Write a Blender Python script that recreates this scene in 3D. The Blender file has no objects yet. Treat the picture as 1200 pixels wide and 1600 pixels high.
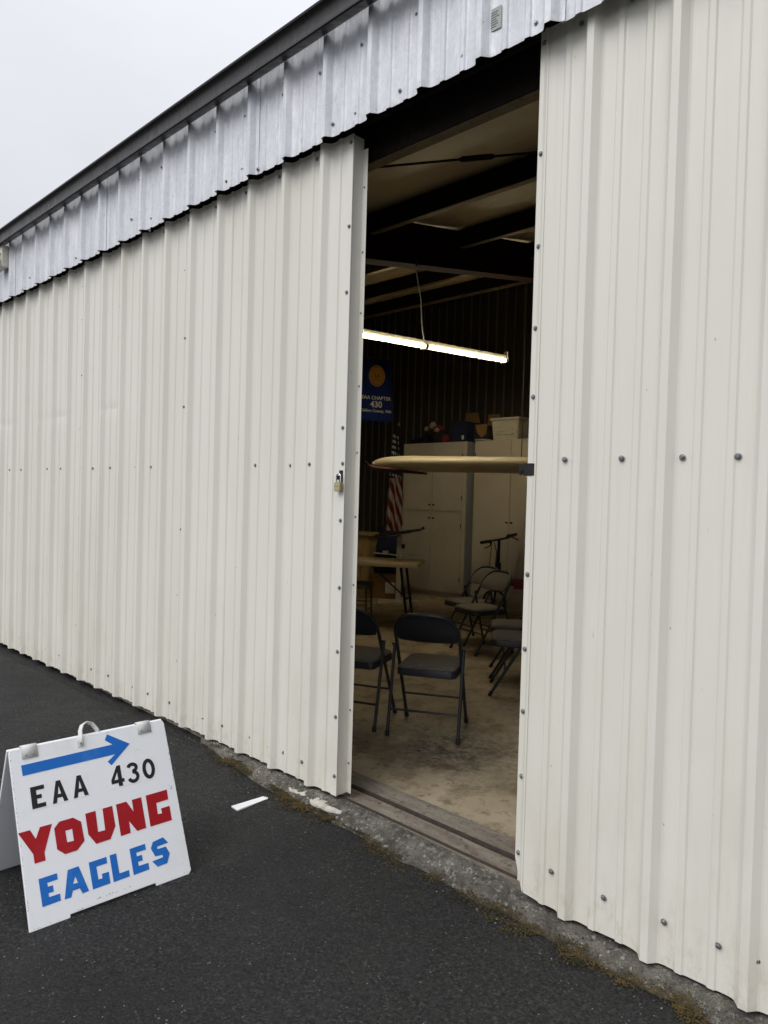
import bpy, bmesh, math, random
from mathutils import Vector, Matrix, noise
random.seed(7)
PI = math.pi
sc = bpy.context.scene
C = sc.collection

# ------------------------------------------------------------------ camera
def make_camera():
    yaw, pitch, roll = math.radians(44.4463), math.radians(1.1996), math.radians(1.6049)
    f = Vector((-math.sin(yaw) * math.cos(pitch), math.cos(yaw) * math.cos(pitch), -math.sin(pitch)))
    r = Vector((math.cos(yaw), math.sin(yaw), 0)); u = r.cross(f)
    r2 = math.cos(roll) * r + math.sin(roll) * u
    u2 = -math.sin(roll) * r + math.cos(roll) * u
    cd = bpy.data.cameras.new('camera')
    cd.sensor_fit = 'VERTICAL'; cd.sensor_height = 24.0; cd.lens = 24.0 * 1120 / 1600
    cd.clip_start = 0.05; cd.clip_end = 2000
    cam = bpy.data.objects.new('camera', cd); C.objects.link(cam)
    m = Matrix((r2, u2, -f)).transposed().to_4x4(); m.translation = (0, -2.3119, 1.45)
    cam.matrix_world = m
    sc.camera = cam
make_camera()

# ------------------------------------------------------------------ overcast sky and soft sun
SUN_EL, SUN_AZ = math.radians(47), math.radians(184)      # azimuth clockwise from +Y
w = bpy.data.worlds.new('World'); sc.world = w; w.use_nodes = True
nt = w.node_tree; nt.nodes.clear()
out = nt.nodes.new('ShaderNodeOutputWorld'); bg = nt.nodes.new('ShaderNodeBackground')
bg.inputs['Strength'].default_value = 0.1
sky = nt.nodes.new('ShaderNodeTexSky'); sky.sky_type = 'NISHITA'; sky.sun_disc = False
sky.sun_elevation = SUN_EL; sky.sun_rotation = SUN_AZ
hsv = nt.nodes.new('ShaderNodeHueSaturation'); hsv.inputs['Saturation'].default_value = 0.25
tc = nt.nodes.new('ShaderNodeTexCoord'); sep = nt.nodes.new('ShaderNodeSeparateXYZ')
mz = nt.nodes.new('ShaderNodeMath'); mz.operation = 'MAXIMUM'; mz.inputs[1].default_value = 0
pw = nt.nodes.new('ShaderNodeMath'); pw.operation = 'POWER'; pw.inputs[1].default_value = 2
ml = nt.nodes.new('ShaderNodeMath'); ml.operation = 'MULTIPLY_ADD'; ml.inputs[1].default_value = 8.0; ml.inputs[2].default_value = 7.2
nz = nt.nodes.new('ShaderNodeTexNoise'); nz.inputs['Scale'].default_value = 2.2; nz.inputs['Detail'].default_value = 4
mpn = nt.nodes.new('ShaderNodeMapping'); mpn.inputs['Scale'].default_value = (1, 1, 2.5)
nr = nt.nodes.new('ShaderNodeMapRange'); nr.inputs['From Min'].default_value = .3; nr.inputs['From Max'].default_value = .7
nr.inputs['To Min'].default_value = .95; nr.inputs['To Max'].default_value = 1.05
mm = nt.nodes.new('ShaderNodeMath'); mm.operation = 'MULTIPLY'
tint = nt.nodes.new('ShaderNodeMix'); tint.data_type = 'RGBA'; tint.blend_type = 'MULTIPLY'; tint.inputs[0].default_value = 1
tint.inputs[6].default_value = (.965, .985, 1.055, 1)
mix = nt.nodes.new('ShaderNodeMix'); mix.data_type = 'RGBA'; mix.inputs[0].default_value = .93
L = nt.links.new
L(tc.outputs['Generated'], sep.inputs[0]); L(sep.outputs['Z'], mz.inputs[0]); L(mz.outputs[0], pw.inputs[0]); L(pw.outputs[0], ml.inputs[0])
L(tc.outputs['Generated'], mpn.inputs[0]); L(mpn.outputs[0], nz.inputs['Vector']); L(nz.outputs['Fac'], nr.inputs['Value'])
L(ml.outputs[0], mm.inputs[0]); L(nr.outputs[0], mm.inputs[1]); L(mm.outputs[0], tint.inputs[7])
L(sky.outputs[0], hsv.inputs['Color']); L(hsv.outputs[0], mix.inputs[6]); L(tint.outputs[2], mix.inputs[7])
L(mix.outputs[2], bg.inputs['Color']); L(bg.outputs[0], out.inputs[0])

sd = bpy.data.lights.new('sun', 'SUN'); sd.energy = 1.62; sd.angle = math.radians(40); sd.color = (1, .975, .94)
sun = bpy.data.objects.new('sun', sd); C.objects.link(sun)
sdir = Vector((math.sin(SUN_AZ) * math.cos(SUN_EL), math.cos(SUN_AZ) * math.cos(SUN_EL), math.sin(SUN_EL)))
sun.rotation_euler = sdir.to_track_quat('Z', 'Y').to_euler(); sun.location = sdir * 40
vs = sc.view_settings
vs.view_transform = 'Standard'; vs.look = 'None'; vs.exposure = 0; vs.gamma = 1; vs.use_curve_mapping = False
try:
    sc.cycles.max_bounces = 10; sc.cycles.diffuse_bounces = 6; sc.cycles.use_denoising = True
    sc.cycles.sample_clamp_indirect = 8
except Exception:
    pass

# ------------------------------------------------------------------ materials
def hexlin(r, g, b):
    f = lambda c: ((c / 255 + .055) / 1.055) ** 2.4 if c > 10 else c / 255 / 12.92
    return (f(r), f(g), f(b))
class Mat:
    def __init__(s, name, col=(.5, .5, .5), rough=.6, metal=0.0, spec=.5):
        s.m = bpy.data.materials.new(name); s.m.use_nodes = True
        s.nt = s.m.node_tree; s.b = s.nt.nodes['Principled BSDF']
        s.b.inputs['Roughness'].default_value = rough; s.b.inputs['Metallic'].default_value = metal
        s.b.inputs['Specular IOR Level'].default_value = spec
        s.b.inputs['Base Color'].default_value = (*col, 1); s.col = None; s.base = col; s.h = None
        s.tc = s.nt.nodes.new('ShaderNodeTexCoord')
    def n(s, t, **kw):
        x = s.nt.nodes.new(t)
        for k, v in kw.items():
            if k in x.inputs: x.inputs[k].default_value = v
            else: setattr(x, k, v)
        return x
    def link(s, a, b): s.nt.links.new(a, b)
    def coord(s, scale=(1, 1, 1), rot=(0, 0, 0), kind='Object', loc=(0, 0, 0)):
        mp = s.n('ShaderNodeMapping'); mp.inputs['Scale'].default_value = scale; mp.inputs['Rotation'].default_value = rot
        mp.inputs['Location'].default_value = loc
        s.link(s.tc.outputs[kind], mp.inputs[0]); return mp.outputs[0]
    def noise(s, scale=5, detail=4, rough=.55, lo=.35, hi=.65, vec=None, tmin=0, tmax=1, dist=0):
        t = s.n('ShaderNodeTexNoise', Scale=scale, Detail=detail, Roughness=rough, Distortion=dist)
        s.link(vec if vec is not None else s.coord(), t.inputs['Vector'])
        r = s.n('ShaderNodeMapRange'); r.inputs[1].default_value = lo; r.inputs[2].default_value = hi
        r.inputs[3].default_value = tmin; r.inputs[4].default_value = tmax
        s.link(t.outputs['Fac'], r.inputs[0]); return r.outputs[0]
    def voro(s, scale=50, lo=0, hi=.5, vec=None, feature='F1', outp='Distance', tmin=0, tmax=1):
        t = s.n('ShaderNodeTexVoronoi', feature=feature); t.inputs['Scale'].default_value = scale
        s.link(vec if vec is not None else s.coord(), t.inputs['Vector'])
        if outp == 'Color':
            sp = s.n('ShaderNodeSeparateColor'); s.link(t.outputs['Color'], sp.inputs[0]); o = sp.outputs[0]
        else: o = t.outputs[outp]
        r = s.n('ShaderNodeMapRange'); r.inputs[1].default_value = lo; r.inputs[2].default_value = hi
        r.inputs[3].default_value = tmin; r.inputs[4].default_value = tmax
        s.link(o, r.inputs[0]); return r.outputs[0]
    def math(s, op, a, b=None):
        x = s.n('ShaderNodeMath', operation=op)
        for i, v in enumerate((a, b)):
            if v is None: continue
            if isinstance(v, (int, float)): x.inputs[i].default_value = v
            else: s.link(v, x.inputs[i])
        return x.outputs[0]
    def blend(s, col, fac, mode='MIX', k=1.0):
        x = s.n('ShaderNodeMix', data_type='RGBA', blend_type=mode)
        if k != 1.0: fac = s.math('MULTIPLY', fac, k)
        if isinstance(fac, (int, float)): x.inputs[0].default_value = fac
        else: s.link(fac, x.inputs[0])
        if s.col is None: x.inputs[6].default_value = (*s.base, 1)
        else: s.link(s.col, x.inputs[6])
        if isinstance(col, tuple): x.inputs[7].default_value = (*col, 1)
        else: s.link(col, x.inputs[7])
        s.col = x.outputs[2]; s.link(s.col, s.b.inputs['Base Color']); return s
    def bump(s, h, strength=.3, dist=.01):
        x = s.n('ShaderNodeBump'); x.inputs['Strength'].default_value = strength; x.inputs['Distance'].default_value = dist
        s.link(h, x.inputs['Height'])
        if s.h is not None: s.link(s.h, x.inputs['Normal'])
        s.h = x.outputs[0]; s.link(s.h, s.b.inputs['Normal']); return s
    def rough(s, fac):
        s.link(fac, s.b.inputs['Roughness']); return s
    def z(s, lo, hi):
        sp = s.n('ShaderNodeSeparateXYZ'); s.link(s.tc.outputs['Object'], sp.inputs[0])
        r = s.n('ShaderNodeMapRange'); r.inputs[1].default_value = lo; r.inputs[2].default_value = hi
        s.link(sp.outputs['Z'], r.inputs[0]); return r.outputs[0]
M = {}
# cream painted cladding: faint vertical streaks, splash dirt, chips
m = Mat('cream_painted_steel', (.762, .746, .672), .40)
m.blend((.69, .665, .58), m.noise(1.1, 3, .5, .42, .68, m.coord((1.6, 1.6, .5))), k=.5)
m.blend((.63, .60, .50), m.noise(8, 5, .65, .56, .78, m.coord((3.2, 3.2, .10))), k=.45)
m.blend((.80, .79, .74), m.noise(4.5, 5, .65, .60, .72, m.coord((2, 2, .22))), k=.4)
splash = m.math('MULTIPLY', m.z(.95, .0), m.noise(3.0, 7, .72, .42, .62, m.coord((2.4, 2.4, .7))))
m.blend((.55, .49, .38), splash, k=.24)
m.blend((.36, .30, .20), m.math('MULTIPLY', m.z(.20, -.03), m.noise(16, 6, .75, .50, .64, m.coord((1, 1, .5)))), k=.34)
speck = m.math('MULTIPLY', m.voro(19, .80, .82, m.coord((1, 1, .5)), outp='Color'), m.math('MULTIPLY', m.voro(19, .062, .03, m.coord((1, 1, .5))), m.noise(60, 3, .6, .42, .52)))
m.blend((.20, .17, .13), speck, k=.6)
m.blend((.42, .37, .28), m.noise(30, 4, .6, .70, .76, m.coord((1, 1, .35))), k=.5)
m.bump(m.noise(3, 2, .5, .3, .7, m.coord((1, 1, .35))), .12, .01)
m.rough(m.noise(6, 4, .6, .3, .7, None, .36, .55)); M['cream'] = m.m
# galvanised sheet with spangle
m = Mat('galvanised_sheet', (.70, .72, .755), .5, .12)
m.blend((.84, .85, .88), m.voro(85, .1, .9, m.coord((1, 1, .8)), outp='Color'), k=.5)
m.blend((.55, .575, .63), m.noise(3.5, 7, .7, .46, .66, m.coord((2.6, 2.6, .9))), k=.55)
m.blend((.90, .91, .93), m.noise(5, 6, .7, .50, .64, m.coord((2.2, 2.2, .5), loc=(3, 1, 5))), k=.7)
m.blend((.38, .40, .45), m.noise(13, 6, .75, .585, .68, m.coord((3.5, 3.5, .45))), k=.55)
m.blend((.12, .12, .12), m.noise(36, 4, .65, .70, .75), k=.8)
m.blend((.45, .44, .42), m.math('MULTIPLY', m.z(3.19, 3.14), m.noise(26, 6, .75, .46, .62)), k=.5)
m.bump(m.noise(9, 3, .5, .3, .7, m.coord((1, 1, .6))), .12, .004)
m.rough(m.noise(20, 4, .6, .3, .7, None, .40, .62)); M['galv'] = m.m
m = Mat('gutter_brown', (.016, .014, .0135), .38)
m.blend((.07, .065, .062), m.noise(14, 4, .7, .5, .8, m.coord((7, 1, 1))), k=.45)
m.rough(m.noise(9, 4, .6, .3, .7, m.coord((6, 1, 1)), .25, .5)); M['gutter'] = m.m
m = Mat('zinc_screw', (.30, .31, .32), .42, .7); m.blend((.16, .15, .14), m.noise(90, 3), k=.6); M['zinc'] = m.m
# ground
m = Mat('asphalt', (.030, .030, .0298), .78)
m.blend((.075, .074, .071), m.noise(80, 3, .6, .50, .66), k=.75)
m.blend((.006, .006, .006), m.noise(90, 3, .6, .49, .60, m.coord(loc=(3, 3, 1))), k=.95)
m.blend((.12, .117, .11), m.voro(140, .90, .93, outp='Color'), k=.55)
m.blend((.050, .048, .045), m.noise(1.1, 6, .65, .48, .68), k=.4)
m.blend((.010, .010, .0105), m.noise(.9, 6, .7, .52, .66, m.coord(loc=(6, 5, 0))), k=.45)
m.blend((.075, .068, .055), m.noise(2.4, 7, .72, .60, .72, m.coord(loc=(4, 2, 0))), k=.45)
chip = m.math('MULTIPLY', m.voro(90, .955, .96, outp='Color'), m.voro(90, .27, .20))
m.blend((.42, .41, .39), chip, k=.85)
m.bump(m.voro(105, 0, .75), 1.0, .014); m.bump(m.noise(200, 5, .75), .9, .008)
m.rough(m.noise(2, 4, .6, .3, .7, None, .55, .85)); M['asphalt'] = m.m
m = Mat('rough_concrete', (.245, .228, .19), .9)
m.blend((.095, .088, .074), m.noise(7, 8, .78, .43, .58), k=.85)
m.blend((.50, .48, .44), m.noise(30, 7, .75, .54, .66), k=.8)
m.blend((.040, .036, .030), m.noise(34, 7, .78, .56, .64), k=.9)
sy = m.n('ShaderNodeSeparateXYZ'); m.link(m.tc.outputs['Object'], sy.inputs[0])
oe = m.n('ShaderNodeMapRange'); oe.inputs[1].default_value = -.045; oe.inputs[2].default_value = -.135; m.link(sy.outputs['Y'], oe.inputs[0])
m.blend((.055, .050, .042), m.math('MULTIPLY', oe.outputs[0], m.noise(9, 8, .78, .40, .56)), k=.85)
m.blend((.105, .070, .015), m.math('MULTIPLY', oe.outputs[0], m.noise(12, 8, .78, .47, .58, m.coord(loc=(2, 7, 1)))), k=.8)
m.blend((.55, .54, .52), m.voro(95, .95, .96, outp='Color'), k=.6)
m.bump(m.noise(38, 8, .75, .2, .8), 1.0, .022); m.bump(m.voro(120, 0, .8), .7, .008); M['rough_concrete'] = m.m
m = Mat('sill_concrete', (.30, .265, .21), .85)
m.blend((.17, .135, .105), m.noise(5, 7, .72, .42, .60, m.coord((.5, 2.5, 1))), k=.8)
m.blend((.40, .37, .32), m.noise(14, 7, .75, .52, .68, m.coord((.7, 2, 1))), k=.6)
m.blend((.045, .036, .03), m.noise(30, 7, .78, .55, .64), k=.75)
m.bump(m.noise(50, 7, .75, .2, .8), .8, .009); M['sill'] = m.m
m = Mat('floor_concrete', (.36, .295, .20), .58)
m.blend((.47, .395, .28), m.noise(1.9, 7, .7, .42, .62), k=.75)
m.blend((.17, .125, .075), m.noise(3.6, 8, .75, .50, .62, m.coord((1, .7, 1), loc=(1, 3, 0))), k=.8)
m.blend((.12, .085, .05), m.noise(13, 8, .78, .55, .62, m.coord(loc=(8, 3, 1))), k=.7)
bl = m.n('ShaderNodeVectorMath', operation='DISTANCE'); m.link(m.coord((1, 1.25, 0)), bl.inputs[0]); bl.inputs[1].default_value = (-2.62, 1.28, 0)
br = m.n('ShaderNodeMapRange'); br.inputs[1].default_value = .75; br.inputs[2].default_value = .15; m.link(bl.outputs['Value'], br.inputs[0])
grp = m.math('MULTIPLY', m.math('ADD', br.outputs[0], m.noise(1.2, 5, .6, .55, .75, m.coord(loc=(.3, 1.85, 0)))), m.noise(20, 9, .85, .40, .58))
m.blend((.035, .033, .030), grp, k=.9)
m.bump(m.noise(60, 7, .7, .2, .8), .3, .005); m.rough(m.noise(2.3, 6, .7, .3, .7, None, .42, .8)); M['floor'] = m.m
m = Mat('rusty_rail', (.045, .034, .028), .8); m.blend((.10, .065, .045), m.noise(30, 6, .75, .45, .65), k=.6); M['rail'] = m.m
m = Mat('moss', (.050, .038, .010), 1.0); m.blend((.11, .065, .012), m.noise(24, 5, .7, .45, .6), k=.8); m.blend((.018, .019, .008), m.noise(14, 4, .6, .48, .6), k=.8); M['moss'] = m.m
m = Mat('pale_mortar', (.56, .53, .46), .85); m.blend((.28, .26, .22), m.noise(18, 7, .75, .45, .62), k=.75); m.bump(m.noise(50, 5), .5, .006); M['mortar'] = m.m
m = Mat('gravel_chip', (.12, .115, .105), .85); m.blend((.28, .27, .25), m.noise(60, 1), k=.6); M['chip'] = m.m
# interior
m = Mat('ceiling_vinyl', (.76, .68, .52), .6); m.blend((.55, .46, .32), m.noise(1.8, 5, .6, .42, .7), k=.6); m.bump(m.noise(4, 3), .3, .02); M['vinyl'] = m.m
m = Mat('dark_steel', (.024, .019, .016), .8, 0, .12); m.blend((.07, .045, .03), m.noise(12, 5, .7, .5, .7), k=.5); M['dsteel'] = m.m
m = Mat('oxide_red_steel', (.030, .010, .008), .85, 0, .08); m.blend((.018, .009, .007), m.noise(6, 5), k=.6); M['redsteel'] = m.m
m = Mat('beam_flange_lit', (.26, .20, .12), .7); m.blend((.05, .035, .02), m.noise(38, 5, .7, .55, .66), k=.8); m.blend((.38, .32, .22), m.noise(7, 4), k=.4); M['flange_lit'] = m.m  # tan on otherwise dark steel: light from below put into the colour
m = Mat('bronze_liner', (.046, .041, .034), .5); m.blend((.035, .03, .024), m.noise(3, 4, .6, .4, .7, m.coord((1, 1, .3))), k=.6); M['liner'] = m.m
m = Mat('liner_rib_lit', (.19, .16, .12), .5); m.blend((.15, .12, .085), m.noise(5, 4, .6, .4, .7, m.coord((1, 1, .4))), k=.7); M['lit_rib'] = m.m  # paler than the liner: side light painted into the rib colour
m = Mat('cabinet_laminate', (.54, .50, .43), .5); m.blend((.44, .38, .29), m.noise(2.5, 4), k=.5); M['cab'] = m.m
m = Mat('cabinet_side_daylit', (.36, .38, .39), .5); m.blend((.3, .31, .32), m.noise(3, 4), k=.5); M['cabside_daylit'] = m.m  # cabinet side tinted grey-blue, daylight on it put into the colour
m = Mat('hardware_dark', (.035, .033, .03), .4, .6); m.blend((.06, .055, .05), m.noise(60, 3), k=.5); M['hw'] = m.m
m = Mat('wing_cream', (.72, .63, .45), .38); m.blend((.64, .54, .36), m.noise(3, 3, .5, .4, .7, m.coord((1, 3, 1))), k=.4); M['wing'] = m.m
m = Mat('wing_red', (.07, .008, .010), .5); m.blend((.05, .006, .008), m.noise(5, 3), k=.5); M['wingred'] = m.m
m = Mat('lamp_white', (.70, .66, .52), .5); m.blend((.6, .55, .42), m.noise(6, 3), k=.4); M['lampbody'] = m.m
m = Mat('lamp_glow', (.9, .9, .8), .4); m.b.inputs['Emission Color'].default_value = (1, .87, .60, 1); m.b.inputs['Emission Strength'].default_value = 40
M['glow'] = m.m
m = Mat('banner_blue', (.008, .024, .16), .75, 0, .2); m.blend((.006, .016, .10), m.noise(4, 3, .5, .4, .7, m.coord((4, 4, .6))), k=.6); M['blue'] = m.m
m = Mat('print_white', (.70, .69, .66), .6); m.blend((.6, .59, .55), m.noise(30, 3), k=.3); M['pwhite'] = m.m
m = Mat('seal_gold', (.55, .30, .05), .5); m.blend((.42, .2, .03), m.noise(40, 3), k=.5); M['gold'] = m.m
m = Mat('seal_brown', (.12, .055, .018), .6); m.blend((.2, .09, .02), m.noise(60, 3), k=.5); M['brown'] = m.m
m = Mat('navy_steel', (.021, .026, .034), .38); m.blend((.035, .04, .048), m.noise(18, 4, .6, .5, .75), k=.5); m.blend((.10, .10, .10), m.noise(50, 4, .7, .70, .74), k=.4); M['navy'] = m.m
def weave(name, c1, c2):
    m = Mat(name, c1, .95)
    m.blend(c2, m.noise(60, 3, .6, .4, .6, m.coord((5, .5, 1))), k=.7)
    m.blend(tuple(x * .5 for x in c1), m.noise(90, 3, .6, .5, .62, m.coord((.5, 5, 1))), k=.6)
    m.bump(m.noise(220, 2, .5), .4, .002); return m.m
M['fabric'] = weave('seat_fabric', (.21, .185, .155), (.10, .09, .078))
m = Mat('black_rubber', (.012, .012, .012), .7); m.blend((.025, .025, .025), m.noise(40, 3), k=.5); M['rubber'] = m.m
m = Mat('table_plastic', (.66, .53, .34), .45); m.blend((.58, .45, .27), m.noise(6, 5), k=.4); m.bump(m.noise(150, 2), .15, .002); M['table'] = m.m
m = Mat('black_paint', (.010, .0095, .0095), .55, 0, .3); m.blend((.03, .03, .03), m.noise(30, 3), k=.5); M['black'] = m.m
m = Mat('paper', (.80, .70, .52), .8); m.blend((.55, .44, .3), m.noise(14, 3), k=.3); M['paper'] = m.m
m = Mat('white_plastic', (.60, .57, .48), .5); m.blend((.5, .46, .37), m.noise(8, 4), k=.5); M['wplastic'] = m.m
m = Mat('pine_board', (.42, .29, .13), .6); m.blend((.30, .19, .075), m.noise(6, 5, .6, .4, .6, m.coord((6, 6, .5))), k=.6); M['pine'] = m.m
m = Mat('cardboard', (.24, .135, .055), .85); m.blend((.17, .09, .035), m.noise(9, 4), k=.5); M['card'] = m.m
m = Mat('dark_blue_cloth', (.012, .018, .055), .9); m.blend((.007, .009, .025), m.noise(12, 4), k=.7); M['dblue'] = m.m
m = Mat('black_cloth', (.014, .013, .014), .95); m.blend((.03, .025, .03), m.noise(15, 4), k=.5); M['bcloth'] = m.m
m = Mat('red_cloth', (.19, .02, .03), .9); m.blend((.1, .01, .02), m.noise(20, 4), k=.6); M['rcloth'] = m.m
m = Mat('pale_plush', (.45, .36, .28), .95); m.blend((.33, .25, .19), m.noise(30, 4), k=.6); M['plush'] = m.m
m = Mat('red_paint', (.30, .012, .02), .35); m.blend((.2, .008, .014), m.noise(9, 3), k=.5); M['redpaint'] = m.m
m = Mat('steel_spoke', (.4, .4, .4), .3, .9); m.blend((.3, .3, .3), m.noise(40, 2), k=.4); M['spoke'] = m.m
# sign
m = Mat('sign_white', (.80, .815, .84), .45)
m.blend((.66, .66, .65), m.noise(4, 6, .65, .52, .74), k=.5)
m.blend((.55, .53, .50), m.noise(18, 6, .7, .64, .72, m.coord((1, 1, 3))), k=.5)
m.blend((.25, .16, .10), m.noise(55, 4, .7, .735, .765), k=.7); m.bump(m.noise(120, 3), .08, .002); M['signwhite'] = m.m
def vinyl(name, c, c2, k=.35):
    m = Mat(name, c, .55, 0, .3); m.blend(c2, m.noise(14, 5, .65, .5, .72), k=k); m.blend(tuple(x * .7 for x in c), m.noise(4, 3), k=.25); return m.m
M['vred'] = vinyl('red_vinyl', hexlin(160, 8, 22), hexlin(178, 40, 48))
M['vblue'] = vinyl('blue_vinyl', hexlin(22, 104, 190), hexlin(80, 145, 210))
M['vblack'] = vinyl('black_vinyl', (.013, .013, .014), (.03, .03, .03))
M['vclear'] = vinyl('clear_sticker', (.82, .83, .85), (.74, .74, .74))
m = Mat('brass', (.50, .45, .27), .42, .3); m.blend((.38, .33, .19), m.noise(50, 4), k=.5); M['brass'] = m.m
m = Mat('chrome', (.75, .75, .76), .15, 1.0); m.blend((.6, .6, .6), m.noise(40, 2), k=.3); M['chrome'] = m.m
m = Mat('strap_white', (.66, .66, .64), .6); m.blend((.5, .49, .45), m.noise(35, 4, .6, .5, .7), k=.6); M['strap'] = m.m
m = Mat('grey_plate', (.42, .43, .40), .5); m.blend((.33, .35, .34), m.noise(40, 4, .6), k=.7); M['plate'] = m.m
m = Mat('dark_print', (.045, .055, .075), .5); m.blend((.08, .09, .1), m.noise(30, 3), k=.4); M['dprint'] = m.m
m = Mat('tape_white', (.83, .84, .86), .5); m.blend((.68, .68, .68), m.noise(25, 4, .6, .55, .75), k=.5); M['tape'] = m.m
m = Mat('orange_stuff', (.30, .09, .03), .7); m.blend((.2, .05, .02), m.noise(30, 3), k=.5); M['orange'] = m.m
m = Mat('roof_steel', (.35, .35, .34), .5, .3); m.blend((.25, .25, .25), m.noise(2, 4), k=.5); M['roof'] = m.m
# flag: 13 stripes from UV, canton printed with stars
m = Mat('flag_cloth', (.15, .012, .022), .85)
uvs = m.n('ShaderNodeSeparateXYZ'); m.link(m.tc.outputs['UV'], uvs.inputs[0])
st = m.math('GREATER_THAN', m.math('FRACT', m.math('MULTIPLY', uvs.outputs['Y'], 6.5)), .5)
m.blend((.44, .39, .32), st)
cu_ = m.n('ShaderNodeUVMap', uv_map='canton'); cs = m.n('ShaderNodeSeparateXYZ'); m.link(cu_.outputs[0], cs.inputs[0])
can = m.math('LESS_THAN', m.math('ADD', cs.outputs['Y'], m.math('MULTIPLY', cs.outputs['X'], .05)), .42)
m.blend((.010, .014, .05), can)
fx = m.math('SUBTRACT', m.math('FRACT', m.math('MULTIPLY', cs.outputs['X'], 4)), .5)
fy = m.math('SUBTRACT', m.math('FRACT', m.math('MULTIPLY', cs.outputs['Y'], 20)), .5)
dd = m.math('SQRT', m.math('ADD', m.math('MULTIPLY', fx, fx), m.math('MULTIPLY', fy, fy)))
m.blend((.62, .60, .56), m.math('MULTIPLY', can, m.math('LESS_THAN', dd, .30)))
M['flag'] = m.m

# ------------------------------------------------------------------ mesh helpers
class MB:
    def __init__(s): s.v = []; s.f = []; s.uv = None
    def add(s, vs, fs):
        o = len(s.v); s.v += [tuple(x) for x in vs]; s.f += [tuple(i + o for i in f) for f in fs]; return s
    def box(s, x0, x1, y0, y1, z0, z1, mtx=None):
        vs = [Vector((x, y, z)) for z in (z0, z1) for y in (y0, y1) for x in (x0, x1)]
        if mtx: vs = [mtx @ p for p in vs]
        return s.add(vs, [(0, 2, 3, 1), (4, 5, 7, 6), (0, 1, 5, 4), (2, 6, 7, 3), (0, 4, 6, 2), (1, 3, 7, 5)])
    def prism(s, poly, y0, y1, fr=None):
        """poly in (x,z); extruded in y.  fr maps (x,y,z)."""
        n = len(poly)
        vs = [(x, y0, z) for x, z in poly] + [(x, y1, z) for x, z in poly]
        if fr: vs = [fr(*p) for p in vs]
        return s.add(vs, [tuple(range(n)), tuple(range(2 * n - 1, n - 1, -1))] + [(i, n + i, n + (i + 1) % n, (i + 1) % n) for i in range(n)])
    def tube(s, pts, r, n=8, cap=True):
        pts = [Vector(p) for p in pts]; rs = r if isinstance(r, (list, tuple)) else [r] * len(pts)
        up = None; rings = []
        for i, p in enumerate(pts):
            t = (pts[min(i + 1, len(pts) - 1)] - pts[max(i - 1, 0)]).normalized()
            if up is None:
                a = Vector((0, 0, 1)) if abs(t.z) < .9 else Vector((1, 0, 0))
                up = (a - t * a.dot(t)).normalized()
            else:
                up = (up - t * up.dot(t)).normalized()
            b = t.cross(up)
            rings.append([p + (up * math.cos(2 * PI * k / n) + b * math.sin(2 * PI * k / n)) * rs[i] for k in range(n)])
        vs = [q for rg in rings for q in rg]; fs = []
        for i in range(len(pts) - 1):
            for k in range(n):
                a, b2 = i * n + k, i * n + (k + 1) % n
                fs.append((a, b2, b2 + n, a + n))
        if cap: fs += [tuple(range(n - 1, -1, -1)), tuple(range((len(pts) - 1) * n, len(pts) * n))]
        return s.add(vs, fs)
    def lathe(s, prof, n=16, c=(0, 0, 0)):
        vs = [(c[0] + r * math.cos(2 * PI * k / n), c[1] + r * math.sin(2 * PI * k / n), c[2] + z) for r, z in prof for k in range(n)]
        fs = [(i * n + k, i * n + (k + 1) % n, (i + 1) * n + (k + 1) % n, (i + 1) * n + k) for i in range(len(prof) - 1) for k in range(n)]
        fs += [tuple(range(n - 1, -1, -1)), tuple(range((len(prof) - 1) * n, len(prof) * n))]
        return s.add(vs, fs)
    def grid(s, nx, ny, fn):
        vs = [fn(i / nx, j / ny) for j in range(ny + 1) for i in range(nx + 1)]
        fs = [(j * (nx + 1) + i, j * (nx + 1) + i + 1, (j + 1) * (nx + 1) + i + 1, (j + 1) * (nx + 1) + i) for j in range(ny) for i in range(nx)]
        return s.add(vs, fs)
    def mesh(s, name, mat, smooth=False, bevel=0, fix=True, seg=2):
        me = bpy.data.meshes.new(name); me.from_pydata(s.v, [], s.f)
        bm = bmesh.new(); bm.from_mesh(me)
        if fix: bmesh.ops.recalc_face_normals(bm, faces=bm.faces)
        if bevel: bmesh.ops.bevel(bm, geom=[e for e in bm.edges if len(e.link_faces) == 2 and e.calc_face_angle(0) > .5], offset=bevel, segments=seg, affect='EDGES', clamp_overlap=True)
        bm.to_mesh(me); bm.free()
        if smooth:
            for p in me.polygons: p.use_smooth = True
            try: me.set_sharp_from_angle(angle=math.radians(38))
            except Exception: pass
        me.materials.append(M[mat] if isinstance(mat, str) else mat); return me
    def build(s, name, mat, parent=None, loc=(0, 0, 0), rot=(0, 0, 0), smooth=False, bevel=0, solid=0, kind=None, label=None, fix=True, seg=2):
        return link(s.mesh(name, mat, smooth, bevel, fix, seg), name, parent, loc, rot, kind, label, solid)
def link(me, name, parent=None, loc=(0, 0, 0), rot=(0, 0, 0), kind=None, label=None, solid=0):
    o = bpy.data.objects.new(name, me); C.objects.link(o); o.location = loc; o.rotation_euler = rot
    if parent: o.parent = parent
    if kind: o['kind'] = kind
    if label: o['label'] = label
    if solid:
        md = o.modifiers.new('thickness', 'SOLIDIFY'); md.thickness = solid; md.offset = 0
    return o
def thing(name, label, cat, loc=(0, 0, 0), rz=0, group=None):
    o = bpy.data.objects.new(name, None); C.objects.link(o); o.empty_display_size = .1
    o.location = loc; o.rotation_euler = (0, 0, rz); o['label'] = label; o['category'] = cat
    if group: o['group'] = group
    return o
def tag(o, label, cat, group=None):
    o['label'] = label; o['category'] = cat
    if group: o['group'] = group
    return o
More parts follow.
